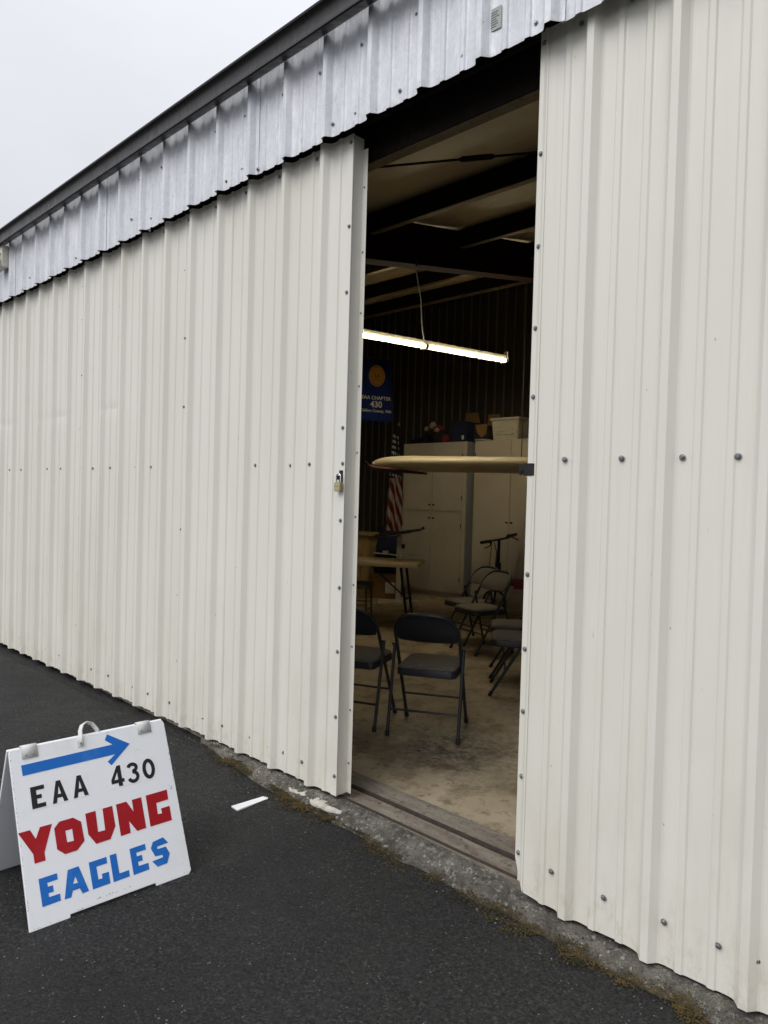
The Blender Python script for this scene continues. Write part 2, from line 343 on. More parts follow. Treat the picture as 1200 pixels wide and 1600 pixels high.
def nz3(x, y, z, sc_=1.0): return noise.noise(Vector((x * sc_, y * sc_, z * sc_)))
FLOOR = -.03
ceil_z = lambda y: 3.5 + .17 * y

# ------------------------------------------------------------------ ground
def asphalt_z(x):
    def lerp(a, b, t): return a + (b - a) * max(0, min(1, t))
    if x > -2.9: return lerp(-.05, -.072, (x + 2.5) / .8)
    if x > -3.5: return lerp(-.022, -.05, (x + 3.5) / .6)
    return lerp(-.050, -.022, (x + 6.8) / 3.3)
def ground():
    b = MB()
    xs = [-400, -80, -30, -16] + [-11 + .06 * i for i in range(0, 205)] + [2, 8, 30, 80, 400]
    ys = [-400, -80, -30, -12, -6] + [-4 + .08 * i for i in range(47)] + [-.22 + .02 * i for i in range(0, 14)]
    vs = []
    for y in ys:
        for x in xs:
            z = asphalt_z(x)
            if -11 < x < 1.4 and y > -4:
                z += .004 * nz3(x, y, 0, 2.0) + .0015 * nz3(x, y, 3, 11)
                z -= .022 * max(0, min(1, (y + .13) / .06))
                if y > -.24: z += .011 * nz3(x, y, 7, 7.0) + .006 * nz3(x, y, 2, 21)
            vs.append((x, y, z))
    nx = len(xs)
    fs = [(j * nx + i, j * nx + i + 1, (j + 1) * nx + i + 1, (j + 1) * nx + i) for j in range(len(ys) - 1) for i in range(nx - 1)]
    b.add(vs, fs); b.build('asphalt_pavement', 'asphalt', smooth=True, kind='structure', fix=False)
    # far land behind the building, below the asphalt edge
    f = MB(); f.grid(1, 1, lambda u, v: (-400 + 800 * u, .04 + 400 * v, -.15)); f.build('ground', 'asphalt', kind='structure', fix=False)
ground()
def awid(x):
    wid = .115 + .055 * max(0, min(1, (x + 1.7) / .4)) + .05 * nz3(x, 0, 5, 1.7) + .04 * nz3(x, 1, 5, 5.5) + .02 * nz3(x, 2, 5, 14) + .02 * max(0, x + 1.3)
    return wid - (.30 * (-3.35 - x) if x < -3.35 else 0)
def apron():
    """broken concrete lip between the asphalt and the door sill"""
    b = MB()
    x0, x1 = -3.75, 1.5; nx = 640; ny = 44
    def fn(u, v):
        x = x0 + (x1 - x0) * u; y = -.36 + .395 * v
        right = max(0, min(1, (x + 2.45) / .75))
        top = -.012 * (1 - right) - .030 * right
        top = top + (-.062 - top) * max(0, min(1, (x + 1.575) / .10))
        base = asphalt_z(x)
        wid = awid(x)
        d = (-y) / max(wid, .01)
        t = max(0, min(1, 1 - d)); z = (base - .035) + (top - base + .035) * (t ** .55 if y < 0 else 1)
        z += (.011 * nz3(x, y, 1, 9) + .008 * nz3(x, y, 4, 24) + .005 * nz3(x, y, 4, 60)) * (1 if y < .0 else .25)
        if y > 0: z = min(z, -.016)
        return (x, y, z)
    b.grid(nx, ny, fn); b.build('concrete_apron', 'rough_concrete', smooth=True, kind='structure', fix=False)
apron()
def sill():
    prof = [(.035, -.05), (.036, -.020), (.042, -.020), (.043, -.046), (.060, -.046), (.062, -.024), (.165, -.024), (.168, -.052), (.196, -.052),
            (.198, -.018), (.290, -.018), (.318, -.020)]
    b = MB(); nx = 150
    pr = []
    for i in range(len(prof) - 1):
        (a, c), (d, e) = prof[i], prof[i + 1]; k = 5 if d - a > .06 else 1
        pr += [(a + (d - a) * j / k, c + (e - c) * j / k) for j in range(k)]
    pr.append(prof[-1])
    n = len(pr)
    vs = [(-10.4 + 11.8 * i / nx, y + .002 * nz3(i * .3, y * 9, 0), z + .0025 * nz3(i * .35, y * 30, 2)) for i in range(nx + 1) for y, z in pr]
    b.add(vs, [(i * n + j, i * n + j + 1, (i + 1) * n + j + 1, (i + 1) * n + j) for i in range(nx) for j in range(n - 1)])
    b.build('door_sill', 'sill', smooth=True, kind='structure')
    r = MB(); r.box(-10.3, 1.3, .0435, .0475, -.046, -.010); r.box(-10.3, 1.3, .1785, .186, -.052, -.013)
    r.build('floor_rail', 'rail', kind='structure', bevel=.001)
    e = MB(); e.grid(120, 2, lambda u, v: (-10.4 + 11.8 * u, .318 + .014 * v + .004 * nz3(u * 40, v, 0), -.020 - .007 * v))
    e.build('floor_edge', 'mortar', kind='structure', fix=False)
    f = MB(); f.grid(60, 40, lambda u, v: (-10.4 + 11.8 * u, .331 + 6.3 * v, FLOOR))
    f.build('concrete_floor', 'floor', kind='structure', fix=False)
sill()
def moss_and_chips():
    """moss tufts and loose stones in the joint between asphalt and concrete"""
    ico = [(0, 0, 1)] + [(math.cos(a) * .89, math.sin(a) * .89, .45) for a in [2 * PI * k / 5 for k in range(5)]] + [(math.cos(a), math.sin(a), -.3) for a in [2 * PI * (k + .5) / 5 for k in range(5)]]
    fc = [(0, 1 + k, 1 + (k + 1) % 5) for k in range(5)] + [(1 + k, 6 + k, 1 + (k + 1) % 5) for k in range(5)] + [(1 + (k + 1) % 5, 6 + k, 6 + (k + 1) % 5) for k in range(5)]
    def blob(b, x, y, z, r, hz):
        a = random.random() * 6.3; ca, sa = math.cos(a), math.sin(a)
        b.add([(x + r * (p[0] * ca - p[1] * sa) * random.uniform(.6, 1.3), y + r * (p[0] * sa + p[1] * ca) * random.uniform(.6, 1.3), z + r * hz * p[2] * random.uniform(.7, 1.3)) for p in ico], fc)
    b = MB(); n = 0
    while n < 13000:
        x = random.uniform(-3.6, 1.2)
        wid = awid(x)
        y = -max(wid, .02) * .82 + random.gauss(0, .034) - .004
        dens = nz3(x, y, 3, 2.3) * .55 + nz3(x, y, 8, 8) * .7 + (.22 if x > -1.75 or x < -2.45 else .02)
        if random.random() > dens * 2.2: 
            n += .15; continue
        z = asphalt_z(x) + .004 + .004 * random.random()
        blob(b, x, y, z, random.uniform(.0014, .0042), .7); n += 1
    b.build('moss', 'moss', kind='stuff', smooth=True, fix=False)
    g = MB()
    for i in range(260):
        x = random.uniform(-4.2, 1.0); y = -.04 - abs(random.gauss(0, .09)); 
        blob(g, x, y, asphalt_z(x) + .004, random.uniform(.0015, .0045), .7)
    for i in range(110):
        x = random.uniform(-6, 1.0); y = random.uniform(-2.2, -.1)
        blob(g, x, y, asphalt_z(x) + .001, random.uniform(.001, .0022), .7)
    g.build('gravel', 'chip', kind='stuff', fix=False)
    p = MB()
    poly = [(-2.86, -.048), (-2.80, -.075), (-2.70, -.060), (-2.62, -.085), (-2.52, -.078), (-2.43, -.062), (-2.45, -.022), (-2.6, -.028), (-2.75, -.020), (-2.85, -.028)]
    n = len(poly); zt = -.022
    p.add([(x, y, zt + .002 + .16 * y + .004 * nz3(x * 9, y * 9, 1)) for x, y in poly] + [(x, y, -.06) for x, y in poly], [tuple(range(n))] + [(i, (i + 1) % n, n + (i + 1) % n, n + i) for i in range(n)])
    p.build('mortar_patch', 'mortar', kind='structure', bevel=.003)
moss_and_chips()

# ------------------------------------------------------------------ the hangar
hangar = thing('metal_hangar', 'long cream ribbed metal hangar with galvanized fascia and sliding door half open', 'hangar')
RIB = .3048
def profile(x0, x1, ref, flat_l=False, flat_r=False):
    """ribbed-sheet cross section between x0 and x1: (x, outward offset)"""
    pts = []
    k0 = math.floor((x0 - ref) / RIB) - 1; k1 = math.ceil((x1 - ref) / RIB) + 1
    for k in range(k0, k1 + 1):
        c = ref + k * RIB
        half = [(.0125, .034), (.0320, .0075), (.0390, .0030), (.0470, .0010), (.0580, 0)]
        pts += [(c - a, o) for a, o in reversed(half)] + [(c + a, o) for a, o in half]
        for q in (c + .1016, c + .2032):
            pts += [(q - .018, 0), (q - .0090, .0075), (q + .0090, .0075), (q + .0145, .0015), (q + .022, 0)]
    pts = [(x, o) for x, o in pts if x0 + .003 < x < x1 - .003]
    def val(x):
        lo = [(px, o) for px, o in pts if px <= x]
        return 0.0
    return [(x0, 0.0)] + pts + [(x1, 0.0)]
def sheet(name, mat, parent, x0, x1, ref, y, zb, zt, nz=16, seed=0, dents=.0014, wob=0.0, solid=.0012, label=None):
    pr = profile(x0, x1, ref); b = MB(); n = len(pr)
    zbf = zb if callable(zb) else (lambda x: zb)
    vs = []
    for j in range(nz + 1):
        t = j / nz
        for x, o in pr:
            z0 = zbf(x) + (wob * nz3(x, seed, 2, 8) if j == 0 else 0)
            z = z0 + (zt - z0) * t
            d = dents * (nz3(x * 2.3 + seed, z * 1.1, 0) + .6 * nz3(x * 6 + seed, z * 2.5, 5))
            if mat == 'cream' and x < -4.9:
                d += .006 * math.exp(-((z - 2.02 - .03 * nz3(x, 0, 9, 3)) / .035) ** 2) * max(0, nz3(x, 3, 9, 2.1) + .15)
            vs.append((x, y - o + d, z))
    b.add(vs, [(j * n + i, j * n + i + 1, (j + 1) * n + i + 1, (j + 1) * n + i) for j in range(nz) for i in range(n - 1)])
    return b.build(name, mat, parent, fix=False, solid=solid, label=label)
def screw_mesh():
    b = MB(); b.lathe([(.0098, 0), (.0098, .0018), (.0085, .0024)], 12); b.lathe([(.0066, .0024), (.0066, .0066), (.0050, .0078)], 6)
    me = b.mesh('screw', 'zinc')
    me.transform(Matrix.Rotation(PI / 2, 4, 'X')); return me     # head points to -Y
SCREW = screw_mesh()
def screw(parent, x, y, z, s=1.0):
    o = link(SCREW, 'screw', parent, (x, y, z), (random.uniform(-.12, .12), random.uniform(0, 1), random.uniform(-.12, .12))); o.scale = (s, s, s); return o
LREF, RREF = -2.728, -1.292
def lz(x): return .004 + (-.032) * max(0, min(1, (-3.2 - x) / 3.6))
# left leaf --------------------------------------------------------
LX1 = -2.532
ld = MB()
ld.box(LX1 - .004, LX1 - .0025, .0, .066, .004, 3.16)                 # return edge
ld.box(LX1 - .004, LX1 + .026, .066, .0675, .004, 3.11)               # inner lip facing out
ld.box(LX1 - .06, LX1 - .006, .010, .060, .01, 3.08)                   # stile
ld.box(-10.3, LX1 - .062, .010, .050, .03, .09); ld.box(-10.3, LX1 - .062, .010, .050, 3.0, 3.07); ld.box(-10.3, LX1 - .062, .010, .050, 1.57, 1.63)
left = ld.build('sliding_door', 'cream', hangar, label='left leaf of the sliding door, slid open, with a padlock hasp on its edge')
edges = [LX1]; x = LREF - RIB * .5 + .06
edges = [LX1, LREF - 2.62 * RIB]
while edges[-1] > -10.2: edges.append(edges[-1] - 3 * RIB)
for i in range(len(edges) - 1):
    sheet('panel', 'cream', left, edges[i + 1] - .012, edges[i], LREF, -.0011 * (i % 2), lz, 3.165, nz=56, seed=i * 3.7, wob=.002)
def trim_strip(parent, x0, x1, y, zb, zt, poly=None):
    b = MB()
    if poly: b.prism(poly, y, y - .0016)
    else: b.box(x0, x1, y - .0016, y, zb, zt)
    return b.build('edge_trim', 'cream', parent, bevel=.0005, seg=1)
trim_strip(left, LX1 - .042, LX1 - .0005, -.003, .002, 3.163)
for z in (2.73, 2.419, 1.776, 1.605, 1.332, 1.009, .701, .385, .098, 3.125): screw(left, LX1 - .019 + random.uniform(-.004, .004), -.0048, z)
for xx in (-7.35, -7.14, -6.843, -6.459, -6.23, -5.946, -5.549, -5.341, -5.051, -4.657, -4.441, -4.287, -4.053, -3.263, -3.073, -2.953, -2.80): screw(left, xx, -.0015, 1.603 + random.uniform(-.004, .004))
for xx in (-7.275, -7.084, -6.802, -6.402, -6.187, -5.902, -5.539, -5.296, -5.014, -4.629, -4.419, -4.132, -3.958, -3.736, -3.529, -3.367, -3.249, -3.079, -2.951, -2.80): screw(left, xx, -.0015, .10 + random.uniform(-.006, .006))
for xx, zs in ((-7.09, (3.049, 2.759, 2.323, 1.893, 1.199, .789, .375)), (-5.575, (3.0, 2.75, 2.321, 1.911, 1.218, .793, .386)), (-4.045, (2.822, 2.402, 1.976, 1.213, .8, .387))):
    for z in zs: screw(left, xx + random.uniform(-.012, .012), -.0015, z)
for k in range(14): screw(left, LREF - .075 - k * RIB, -.0015, 3.125)
for z in (2.93, 2.62, 2.33, 1.98, 1.66, 1.35, 1.02, .72, .41, .15):
    o = screw(left, LX1 + .008, .0655, z, .55)
hs = MB(); hs.box(LX1 - .038, LX1 - .012, -.0075, -.0048, 1.515, 1.572); hs.box(LX1 - .030, LX1 - .019, -.030, -.0075, 1.526, 1.546)
hs.build('hasp', 'black', left, bevel=.001)
# right leaf -------------------------------------------------------
RX0 = -1.512
rd = MB()
rd.box(RX0 + .004, RX0 + .06, .010, .060, .0, 3.10); rd.box(RX0 + .062, 1.3, .010, .050, .03, .09); rd.box(RX0 + .062, 1.3, .010, .050, 1.57, 1.63); rd.box(RX0 + .062, 1.3, .010, .050, 3.0, 3.07)
rd.box(RX0 + .0005, RX0 + .0025, -.001, .066, .095, 3.14)
right = rd.build('sliding_door', 'cream', hangar, label='right leaf of the sliding door, with a black latch on its edge')
def rz(x):
    if x < RX0 + .04: return -.035 + .118 * max(0, min(1, (RX0 + .04 - x) / .038))
    return -.036 - .012 * max(0, min(1, (x + 1.4) / .4)) + .006 * nz3(x, 0, 4, 6)
redges = [RX0 + .012, RREF + 2.38 * RIB]
while redges[-1] < 1.25: redges.append(redges[-1] + 3 * RIB)
for i in range(len(redges) - 1):
    sheet('panel', 'cream', right, redges[i], redges[i + 1] + .012, RREF, -.0011 * (i % 2), rz if i else (lambda x: max(rz(x), -.05)), 3.20, nz=22, seed=40 + i * 5.1, wob=.004, dents=.0018)
trim_strip(right, 0, 0, -.003, 0, 0, poly=[(RX0, 3.195), (RX0, .092), (RX0 + .036, -.036), (RX0 + .036, 3.195)])
for z in (3.15, 2.743, 2.40, 2.097, 1.841, 1.174, .892, .655, .408, .115): screw(right, RX0 + .017 + random.uniform(-.002, .002), -.0048, z)
for xx in (-1.355, -1.137, -.931, -.763, -.55, -.33): screw(right, xx, -.0055, 1.604, 1.08)
for xx, z in ((-1.354, .098), (-1.147, .087), (-.936, .095), (-.766, .096), (-.656, .102), (-.45, .1)): screw(right, xx, -.0055, z, 1.05)
for xx in (-1.345, -1.155, -.85): screw(right, xx, -.0055, 3.155)
la = MB()
la.box(-1.527, -1.482, -.0075, -.0048, 1.545, 1.592); la.box(-1.555, -1.527, .002, .006, 1.549, 1.588); la.box(-1.530, -1.526, -.0075, .006, 1.549, 1.588)
la.tube([(-1.543, .0015, 1.563), (-1.543, -.003, 1.563)], .006, 10)
la.build('latch', 'black', right, bevel=.0012)
# fascia -----------------------------------------------------------
FREF = -2.335; FY = -.070
fedges = [FREF + .05 + RIB * 3 * k for k in range(-9, 5)]
FS = [(-6.495, 3.231), (-5.977, 3.248), (-5.538, 3.195), (-4.642, 3.264), (-4.365, 3.199), (-4.378, 3.125), (-4.215, 3.201), (-4.165, 3.172), (-3.5, 3.19), (-3.345, 3.211), (-3.29, 3.195), (-3.201, 3.168), (-2.603, 3.201), (-2.444, 3.195), (-2.31, 3.16), (-2.168, 3.195), (-1.828, 3.202), (-1.489, 3.185), (-1.12, 3.2), (-.8, 3.19)]
for i in range(len(fedges) - 1):
    p = sheet('fascia_panel', 'galv', hangar, fedges[i] - .02, fedges[i + 1], FREF, FY - .0045 * (i % 2), (lambda x, i=i: 3.143 + .0015 * nz3(x, i, 1, 3)), 3.66, nz=7, seed=90 + i * 2.9, dents=.0018, wob=.0015)
    for xx, z in FS:
        if fedges[i] < xx < fedges[i + 1]: screw(p, xx, FY - .006, z, .95)
    for k in range(3):
        xx = fedges[i] + .2 + RIB * k * .95
        screw(p, xx, FY - .004, 3.50 + random.uniform(-.02, .02), .8)
pl = MB(); pl.box(-1.722, -1.643, FY - .0105, FY - .0090, 3.236, 3.320); o = pl.build('label_plate', 'plate', hangar)
q = MB(); q.box(-1.720, -1.705, FY - .0115, FY - .0107, 3.238, 3.318); q.build('dark_bar', 'dprint', o)
q = MB()
for r in range(7): q.box(-1.697, -1.697 + random.uniform(.03, .05), FY - .0111, FY - .0107, 3.248 + r * .009, 3.251 + r * .009)
q.build('print_lines', 'dprint', o)
# gutter -----------------------------------------------------------
def gutter():
    pr = [(-.106, 3.618), (-.150, 3.596), (-.183, 3.583), (-.190, 3.588), (-.190, 3.600), (-.176, 3.612), (-.171, 3.640), (-.178, 3.672), (-.192, 3.686), (-.200, 3.690), (-.203, 3.699), (-.196, 3.707), (-.186, 3.704), (-.184, 3.690), (-.165, 3.672), (-.158, 3.640), (-.160, 3.622), (-.110, 3.628)]
    b = MB(); n = len(pr); X0, X1 = -10.6, 1.6; nx = 40
    vs = [(X0 + (X1 - X0) * i / nx, y, z + .002 * nz3(i * .4, 0, 3)) for i in range(nx + 1) for y, z in pr]
    b.add(vs, [(i * n + j, i * n + (j + 1) % n, (i + 1) * n + (j + 1) % n, (i + 1) * n + j) for i in range(nx) for j in range(n)])
    b.add([v for v in vs[:n]], [tuple(range(n))]); b.add([v for v in vs[-n:]], [tuple(range(n))])
    b.build('gutter', 'gutter', hangar, smooth=True)
gutter()
# structure of the building ---------------------------------------
b = MB(); b.add([(-10.6, -.12, 3.70), (1.6, -.12, 3.70), (1.6, 6.9, 4.893), (-10.6, 6.9, 4.893), (-10.6, -.12, 3.74), (1.6, -.12, 3.74), (1.6, 6.9, 4.933), (-10.6, 6.9, 4.933)],
                [(0, 1, 2, 3), (4, 7, 6, 5), (0, 4, 5, 1), (1, 5, 6, 2), (2, 6, 7, 3), (3, 7, 4, 0)]); b.build('roof', 'roof', hangar)
py = [1.886, 3.08, 4.27, 5.46]
def bays():
    ed = [.21] + py + [6.6]
    for i in range(5):
        y0, y1 = ed[i] + .004, ed[i + 1] - .004
        b = MB()
        b.grid(48, 10, lambda u, v: (-10.4 + 11.8 * u, y0 + (y1 - y0) * v, ceil_z(y0 + (y1 - y0) * v) - .018 * math.sin(PI * v) - .006 * nz3(u * 30, v * 3, i) * math.sin(PI * v)))
        b.build('ceiling_panel', 'vinyl', hangar, smooth=True, fix=False, solid=.003)
bays()
for y in py:
    zt = ceil_z(y); b = MB(); b.box(-10.4, 1.4, y - .002, y + .002, zt - .19, zt + .01); b.build('purlin', 'dsteel', hangar)
    q = MB(); q.box(-10.4, 1.4, y - .055, y - .0025, zt - .194, zt - .188); q.build('purlin_flange', 'flange_lit', hangar, bevel=.001)
def rafter(x):
    b = MB(); t = .012
    y0, y1 = .30, 6.55
    for dx, za, zb in ((.006, -.03, -.40),):
        b.prism([(y0, ceil_z(y0) + za), (y1, ceil_z(y1) + za), (y1, ceil_z(y1) + zb), (y0, ceil_z(y0) + zb)], x - dx, x + dx, fr=lambda yy, xx, z: (xx, yy, z))
    b.prism([(y0, ceil_z(y0) - .401), (y1, ceil_z(y1) - .401), (y1, ceil_z(y1) - .412), (y0, ceil_z(y0) - .412)], x - .08, x + .08, fr=lambda yy, xx, z: (xx, yy, z))
    b.build('rafter', 'redsteel', hangar)
    c = MB(); c.box(x - .08, x + .08, .32, .50, FLOOR, 3.1); c.build('column', 'redsteel', hangar, bevel=.004)
for x in (-4.33, -9.2, .75): rafter(x)
b = MB(); b.box(-10.4, 1.4, .135, .143, 3.085, 3.53); b.build('header_beam', 'dsteel', hangar)
b = MB(); b.box(-10.4, 1.4, .1435, .205, 3.083, 3.091); b.build('header_flange', 'flange_lit', hangar, bevel=.001)
b = MB(); b.box(-10.4, 1.4, .01, .075, 3.225, 3.29); b.box(-10.4, 1.4, .03, .055, 3.205, 3.2245); b.build('door_track', 'dsteel', hangar, bevel=.004)
b = MB(); b.box(-10.4, 1.4, -.06, .19, 3.54, 3.55); b.box(-10.4, 1.4, -.060, -.056, 3.30, 3.539); b.build('eave_closure', 'dsteel', hangar)
# interior liner of narrow ribbed sheets
def liner(x0, x1):
    b = MB(); b.box(x0, x1 - .001, 6.598, 6.600, FLOOR, 4.62); pnl = b.build('liner_panel', 'liner', hangar)
    x = x0 + .02
    while x < x1 - .02:
        q = MB(); q.prism([(x - .010, 6.5975), (x - .005, 6.576), (x + .005, 6.574), (x + .011, 6.5975)], FLOOR, 4.6, fr=lambda xx, z, yy: (xx, yy, z)); q.build('lit_rib', 'lit_rib', pnl, bevel=0)  # added pale strip, stands for light caught on a rib crest
        x += .1635
x = -10.4
while x < 1.39:
    liner(x, min(x + .981, 1.4)); x += .981
b = MB(); b.box(-10.45, 1.45, 6.63, 6.68, -.1, 4.7); b.build('back_wall', 'cream', hangar)
for x in (-10.45, 1.402):
    b = MB(); b.prism([(.02, -.1), (6.62, -.1), (6.62, 4.63), (.02, 3.53)], x, x + .045, fr=lambda yy, xx, z: (xx, yy, z)); b.build('side_wall', 'cream', hangar)
# diagonal brace rod below the ceiling with its turnbuckle
A = Vector((-3.955, .10 + .0, 3.36)); 
d = Vector((.735, .72, .123)).normalized(); P0 = Vector((-3.237, .785, 3.483))
b = MB(); b.tube([P0 - d * .75, P0 + d * 2.3], .0075, 8); rod = b.build('brace_rod', 'dsteel', hangar, smooth=True)
b = MB(); b.tube([P0 + d * .55, P0 + d * .57, P0 + d * .75, P0 + d * .77], [.010, .018, .018, .010], 8); b.build('turnbuckle', 'dsteel', rod)
# power cord down to the lamp
b = MB(); b.tube([(-4.22, 2.30, 3.45), (-4.235, 2.33, 3.52), (-4.30, 2.38, 3.56), (-4.42, 2.48, 3.58), (-4.52, 2.64, 3.54), (-4.78, 3.0, 3.42), (-5.10, 3.38, 3.30), (-5.33, 3.68, 3.205)], .0065, 6)
b.build('power_cord', 'rubber', hangar, smooth=True)

# ------------------------------------------------------------------ padlock
pk = thing('padlock', 'brass padlock with a steel shackle hanging from the hasp of the left door', 'padlock', (LX1 - .0245, -.022, 1.47))
b = MB(); b.box(-.022, .022, -.010, .010, 0, .045); b.build('body', 'brass', pk, bevel=.003)
b = MB(); b.tube([(-.0145, 0, .042), (-.0145, 0, .070)] + [(-.0145 * math.cos(a), 0, .070 + .0145 * math.sin(a)) for a in [PI * k / 10 for k in range(1, 10)]] + [(.0145, 0, .070), (.0145, 0, .042)], .0036, 10); b.build('shackle', 'chrome', pk, smooth=True)
b = MB(); b.box(-.018, .012, -.0108, -.0101, .024, .0255); b.build('stamp_line', 'brown', pk)

# wall light at the far end under the gutter
wl = thing('wall_light', 'small beige wall light under the gutter at the far left end of the fascia', 'wall light', (-7.05, -.10, 3.40))
b = MB(); b.box(-.11, .11, -.06, .0, .0, .19); b.build('housing', 'cream', wl, bevel=.006)
b = MB(); b.lathe([(.004, -.05), (.03, -.04), (.038, -.015), (.03, .005), (.02, .02)], 14, (.06, -.10, .07)); b.build('bulb', 'wplastic', wl, smooth=True)
b = MB(); b.tube([(.06, -.05, .12), (.06, -.10, .11), (.06, -.10, .085)], .014, 8); b.build('socket', 'hw', wl, smooth=True)

# ------------------------------------------------------------------ sandwich board
SW, SL = .598, .606
sign = thing('sandwich_board', 'white folding sandwich board with blue arrow and red and blue lettering on the asphalt', 'sign', (-2.477, -1.1195, -.05), math.atan2(.99919, .04017))
SV = Vector((0, .4469, .8946)); SN = Vector((0, -.8946, .4469))
def sp(u, v, d=0.0): return Vector((u - SW / 2, 0, 0)) + SV * v + SN * d
def plate(name, mat, poly, d0, d1, parent, hole=None, label=None, bevel=0):
    b = MB()
    if hole is None:
        n = len(poly)
        b.add([sp(u, v, d1) for u, v in poly] + [sp(u, v, d0) for u, v in poly], [tuple(range(n)), tuple(range(2 * n - 1, n - 1, -1))] + [(i, (i + 1) % n, n + (i + 1) % n, n + i) for i in range(n)])
        return b.build(name, mat, parent, label=label, bevel=bevel, seg=1)
    bm = bmesh.new(); es = []
    for lp in (poly, hole):
        vsl = [bm.verts.new((u, v, 0)) for u, v in lp]
        es += [bm.edges.new((vsl[i], vsl[(i + 1) % len(vsl)])) for i in range(len(vsl))]
    bmesh.ops.triangle_fill(bm, edges=es, use_beauty=True)
    for v in bm.verts: v.co = sp(v.co.x, v.co.y, d1)
    me = bpy.data.meshes.new(name); bm.to_mesh(me); bm.free(); me.materials.append(M[mat])
    return link(me, name, parent, label=label)
TH = .012
front = [(0, 0), (.133, 0), (.135, .011), (.450, .011), (.452, 0), (SW - .012, 0), (SW - .001, .012), (SW, .59), (SW - .008, SL), (.008, SL), (0, SL - .008)]
fb = plate('front_board', 'signwhite', front, -TH, 0, sign, bevel=.0016)
def bp(u, v, d): # back board leans the other way
    ang = math.atan2(.205, .5421); top = SV * SL - SN * (TH + .004)
    return Vector((u - SW / 2, 0, 0)) + top + Vector((0, math.sin(ang), -math.cos(ang))) * (.5795 - v) + Vector((0, math.cos(ang), math.sin(ang))) * d
b = MB(); poly = [(0, 0), (.133, 0), (.135, .011), (.450, .011), (.452, 0), (SW, 0), (SW, .5795), (0, .5795)]; n = len(poly)
b.add([bp(u, v, 0) for u, v in poly] + [bp(u, v, TH) for u, v in poly], [tuple(range(n)), tuple(range(2 * n - 1, n - 1, -1))] + [(i, (i + 1) % n, n + (i + 1) % n, n + i) for i in range(n)])
b.build('back_board', 'signwhite', sign, bevel=.0016, seg=1)
e0, e1 = .0004, .0011
plate('arrow', 'vblue', [(.0358, .5455), (.3726, .5495), (.3456, .572), (.3571, .5925), (.4402, .538), (.356, .4725), (.3435, .489), (.3765, .5105), (.0369, .508)], e0, e1, fb)
RED = {
 'Y': [(-.0005, .3205), (.0385, .3205), (.0540, .2861), (.0718, .3212), (.1131, .3212), (.0765, .2341), (.0769, .2075), (.0406, .2075), (.0399, .2391)],
 'O': [(.1183, .3029), (.1385, .3215), (.1870, .3220), (.2134, .3010), (.2159, .2330), (.1863, .2085), (.1437, .2078), (.1192, .2314)],
 'U': [(.2319, .3235), (.2700, .3242), (.2681, .2485), (.2945, .2478), (.2968, .3248), (.3336, .3252), (.3341, .2517), (.3089, .2112), (.2557, .2100), (.2324, .2499)],
 'N': [(.3487, .3258), (.3892, .3263), (.4110, .2833), (.4116, .3270), (.4493, .3275), (.4489, .2122), (.4128, .2108), (.3876, .2545), (.3866, .2112), (.3484, .2103)],
 'G': [(.4683, .3284), (.5576, .3296), (.5559, .2915), (.5050, .2905), (.5035, .2485), (.5213, .2470), (.5205, .2658), (.5567, .2663), (.5557, .2117), (.4663, .2114)]}
OH = [(.1550, .2852), (.1790, .2850), (.1792, .2440), (.1558, .2445)]
for k, p in RED.items(): plate('red_letter', 'vred', p, e0, e1, fb, hole=OH if k == 'O' else None)
BLU = [
 [(.0465, .1551), (.1076, .1555), (.1081, .1350), (.0725, .1350), (.0730, .1222), (.0899, .1216), (.0900, .1010), (.0727, .1011), (.0729, .0885), (.1092, .0878), (.1094, .0650), (.0482, .0645)],
 [(.1444, .1540), (.1830, .1551), (.2067, .0643), (.1839, .0632), (.1765, .0828), (.1521, .0825), (.1446, .0634), (.1219, .0639)],
 [(.2190, .1557), (.2838, .1561), (.2833, .1345), (.2434, .1342), (.2442, .0905), (.2591, .0897), (.2591, .1048), (.2845, .1042), (.2842, .0647), (.2206, .0642)],
 [(.2959, .1573), (.3205, .1572), (.3212, .0865), (.3576, .0868), (.3575, .0650), (.2962, .0642)],
 [(.3720, .1568), (.4333, .1580), (.4333, .1372), (.3950, .1370), (.3952, .1237), (.4147, .1237), (.4148, .1035), (.3958, .1035), (.3966, .0890), (.4342, .0886), (.4342, .0652), (.3723, .0643)],
 [(.4530, .1347), (.4648, .1551), (.5076, .1604), (.5240, .1356), (.4780, .1338), (.4778, .1248), (.5120, .1247), (.5235, .0956), (.5069, .0650), (.4669, .0640), (.4498, .0887), (.4937, .0904), (.4941, .0995), (.4647, .1023)]]
for i, p in enumerate(BLU): plate('blue_letter', 'vblue', p, e0, e1, fb, hole=[(.1670, .1258), (.1728, .1026), (.1561, .1040)] if i == 1 else None)
# black characters on clear stickers
def sticker(u0, u1, v0, v1): plate('sticker', 'vclear', [(u0, v0), (u1, v0), (u1, v1), (u0, v1)], .0002, .0005, fb)
for a in ((.050, .114, .383, .467), (.121, .186, .383, .467), (.194, .262, .383, .467), (.336, .401, .384, .470), (.403, .464, .384, .470), (.466, .534, .384, .470)): sticker(*a)
def boxmap(box, pts):
    (x0, y0, x1, y1) = box; return [(x0 + (x1 - x0) * a, y0 + (y1 - y0) * c) for a, c in pts]
k0, k1 = .0008, .0014
plate('black_letter', 'vblack', boxmap((.0555, .3865, .1028, .4625), [(0, 0), (1, 0), (1, .19), (.40, .19), (.40, .42), (.76, .42), (.76, .60), (.40, .60), (.40, .81), (1, .81), (1, 1), (0, 1)]), k0, k1, fb)
AO = [(0, 0), (.27, 0), (.34, .22), (.66, .22), (.73, 0), (1, 0), (.64, 1), (.36, 1)]; AH = [(.40, .38), (.60, .38), (.50, .76)]
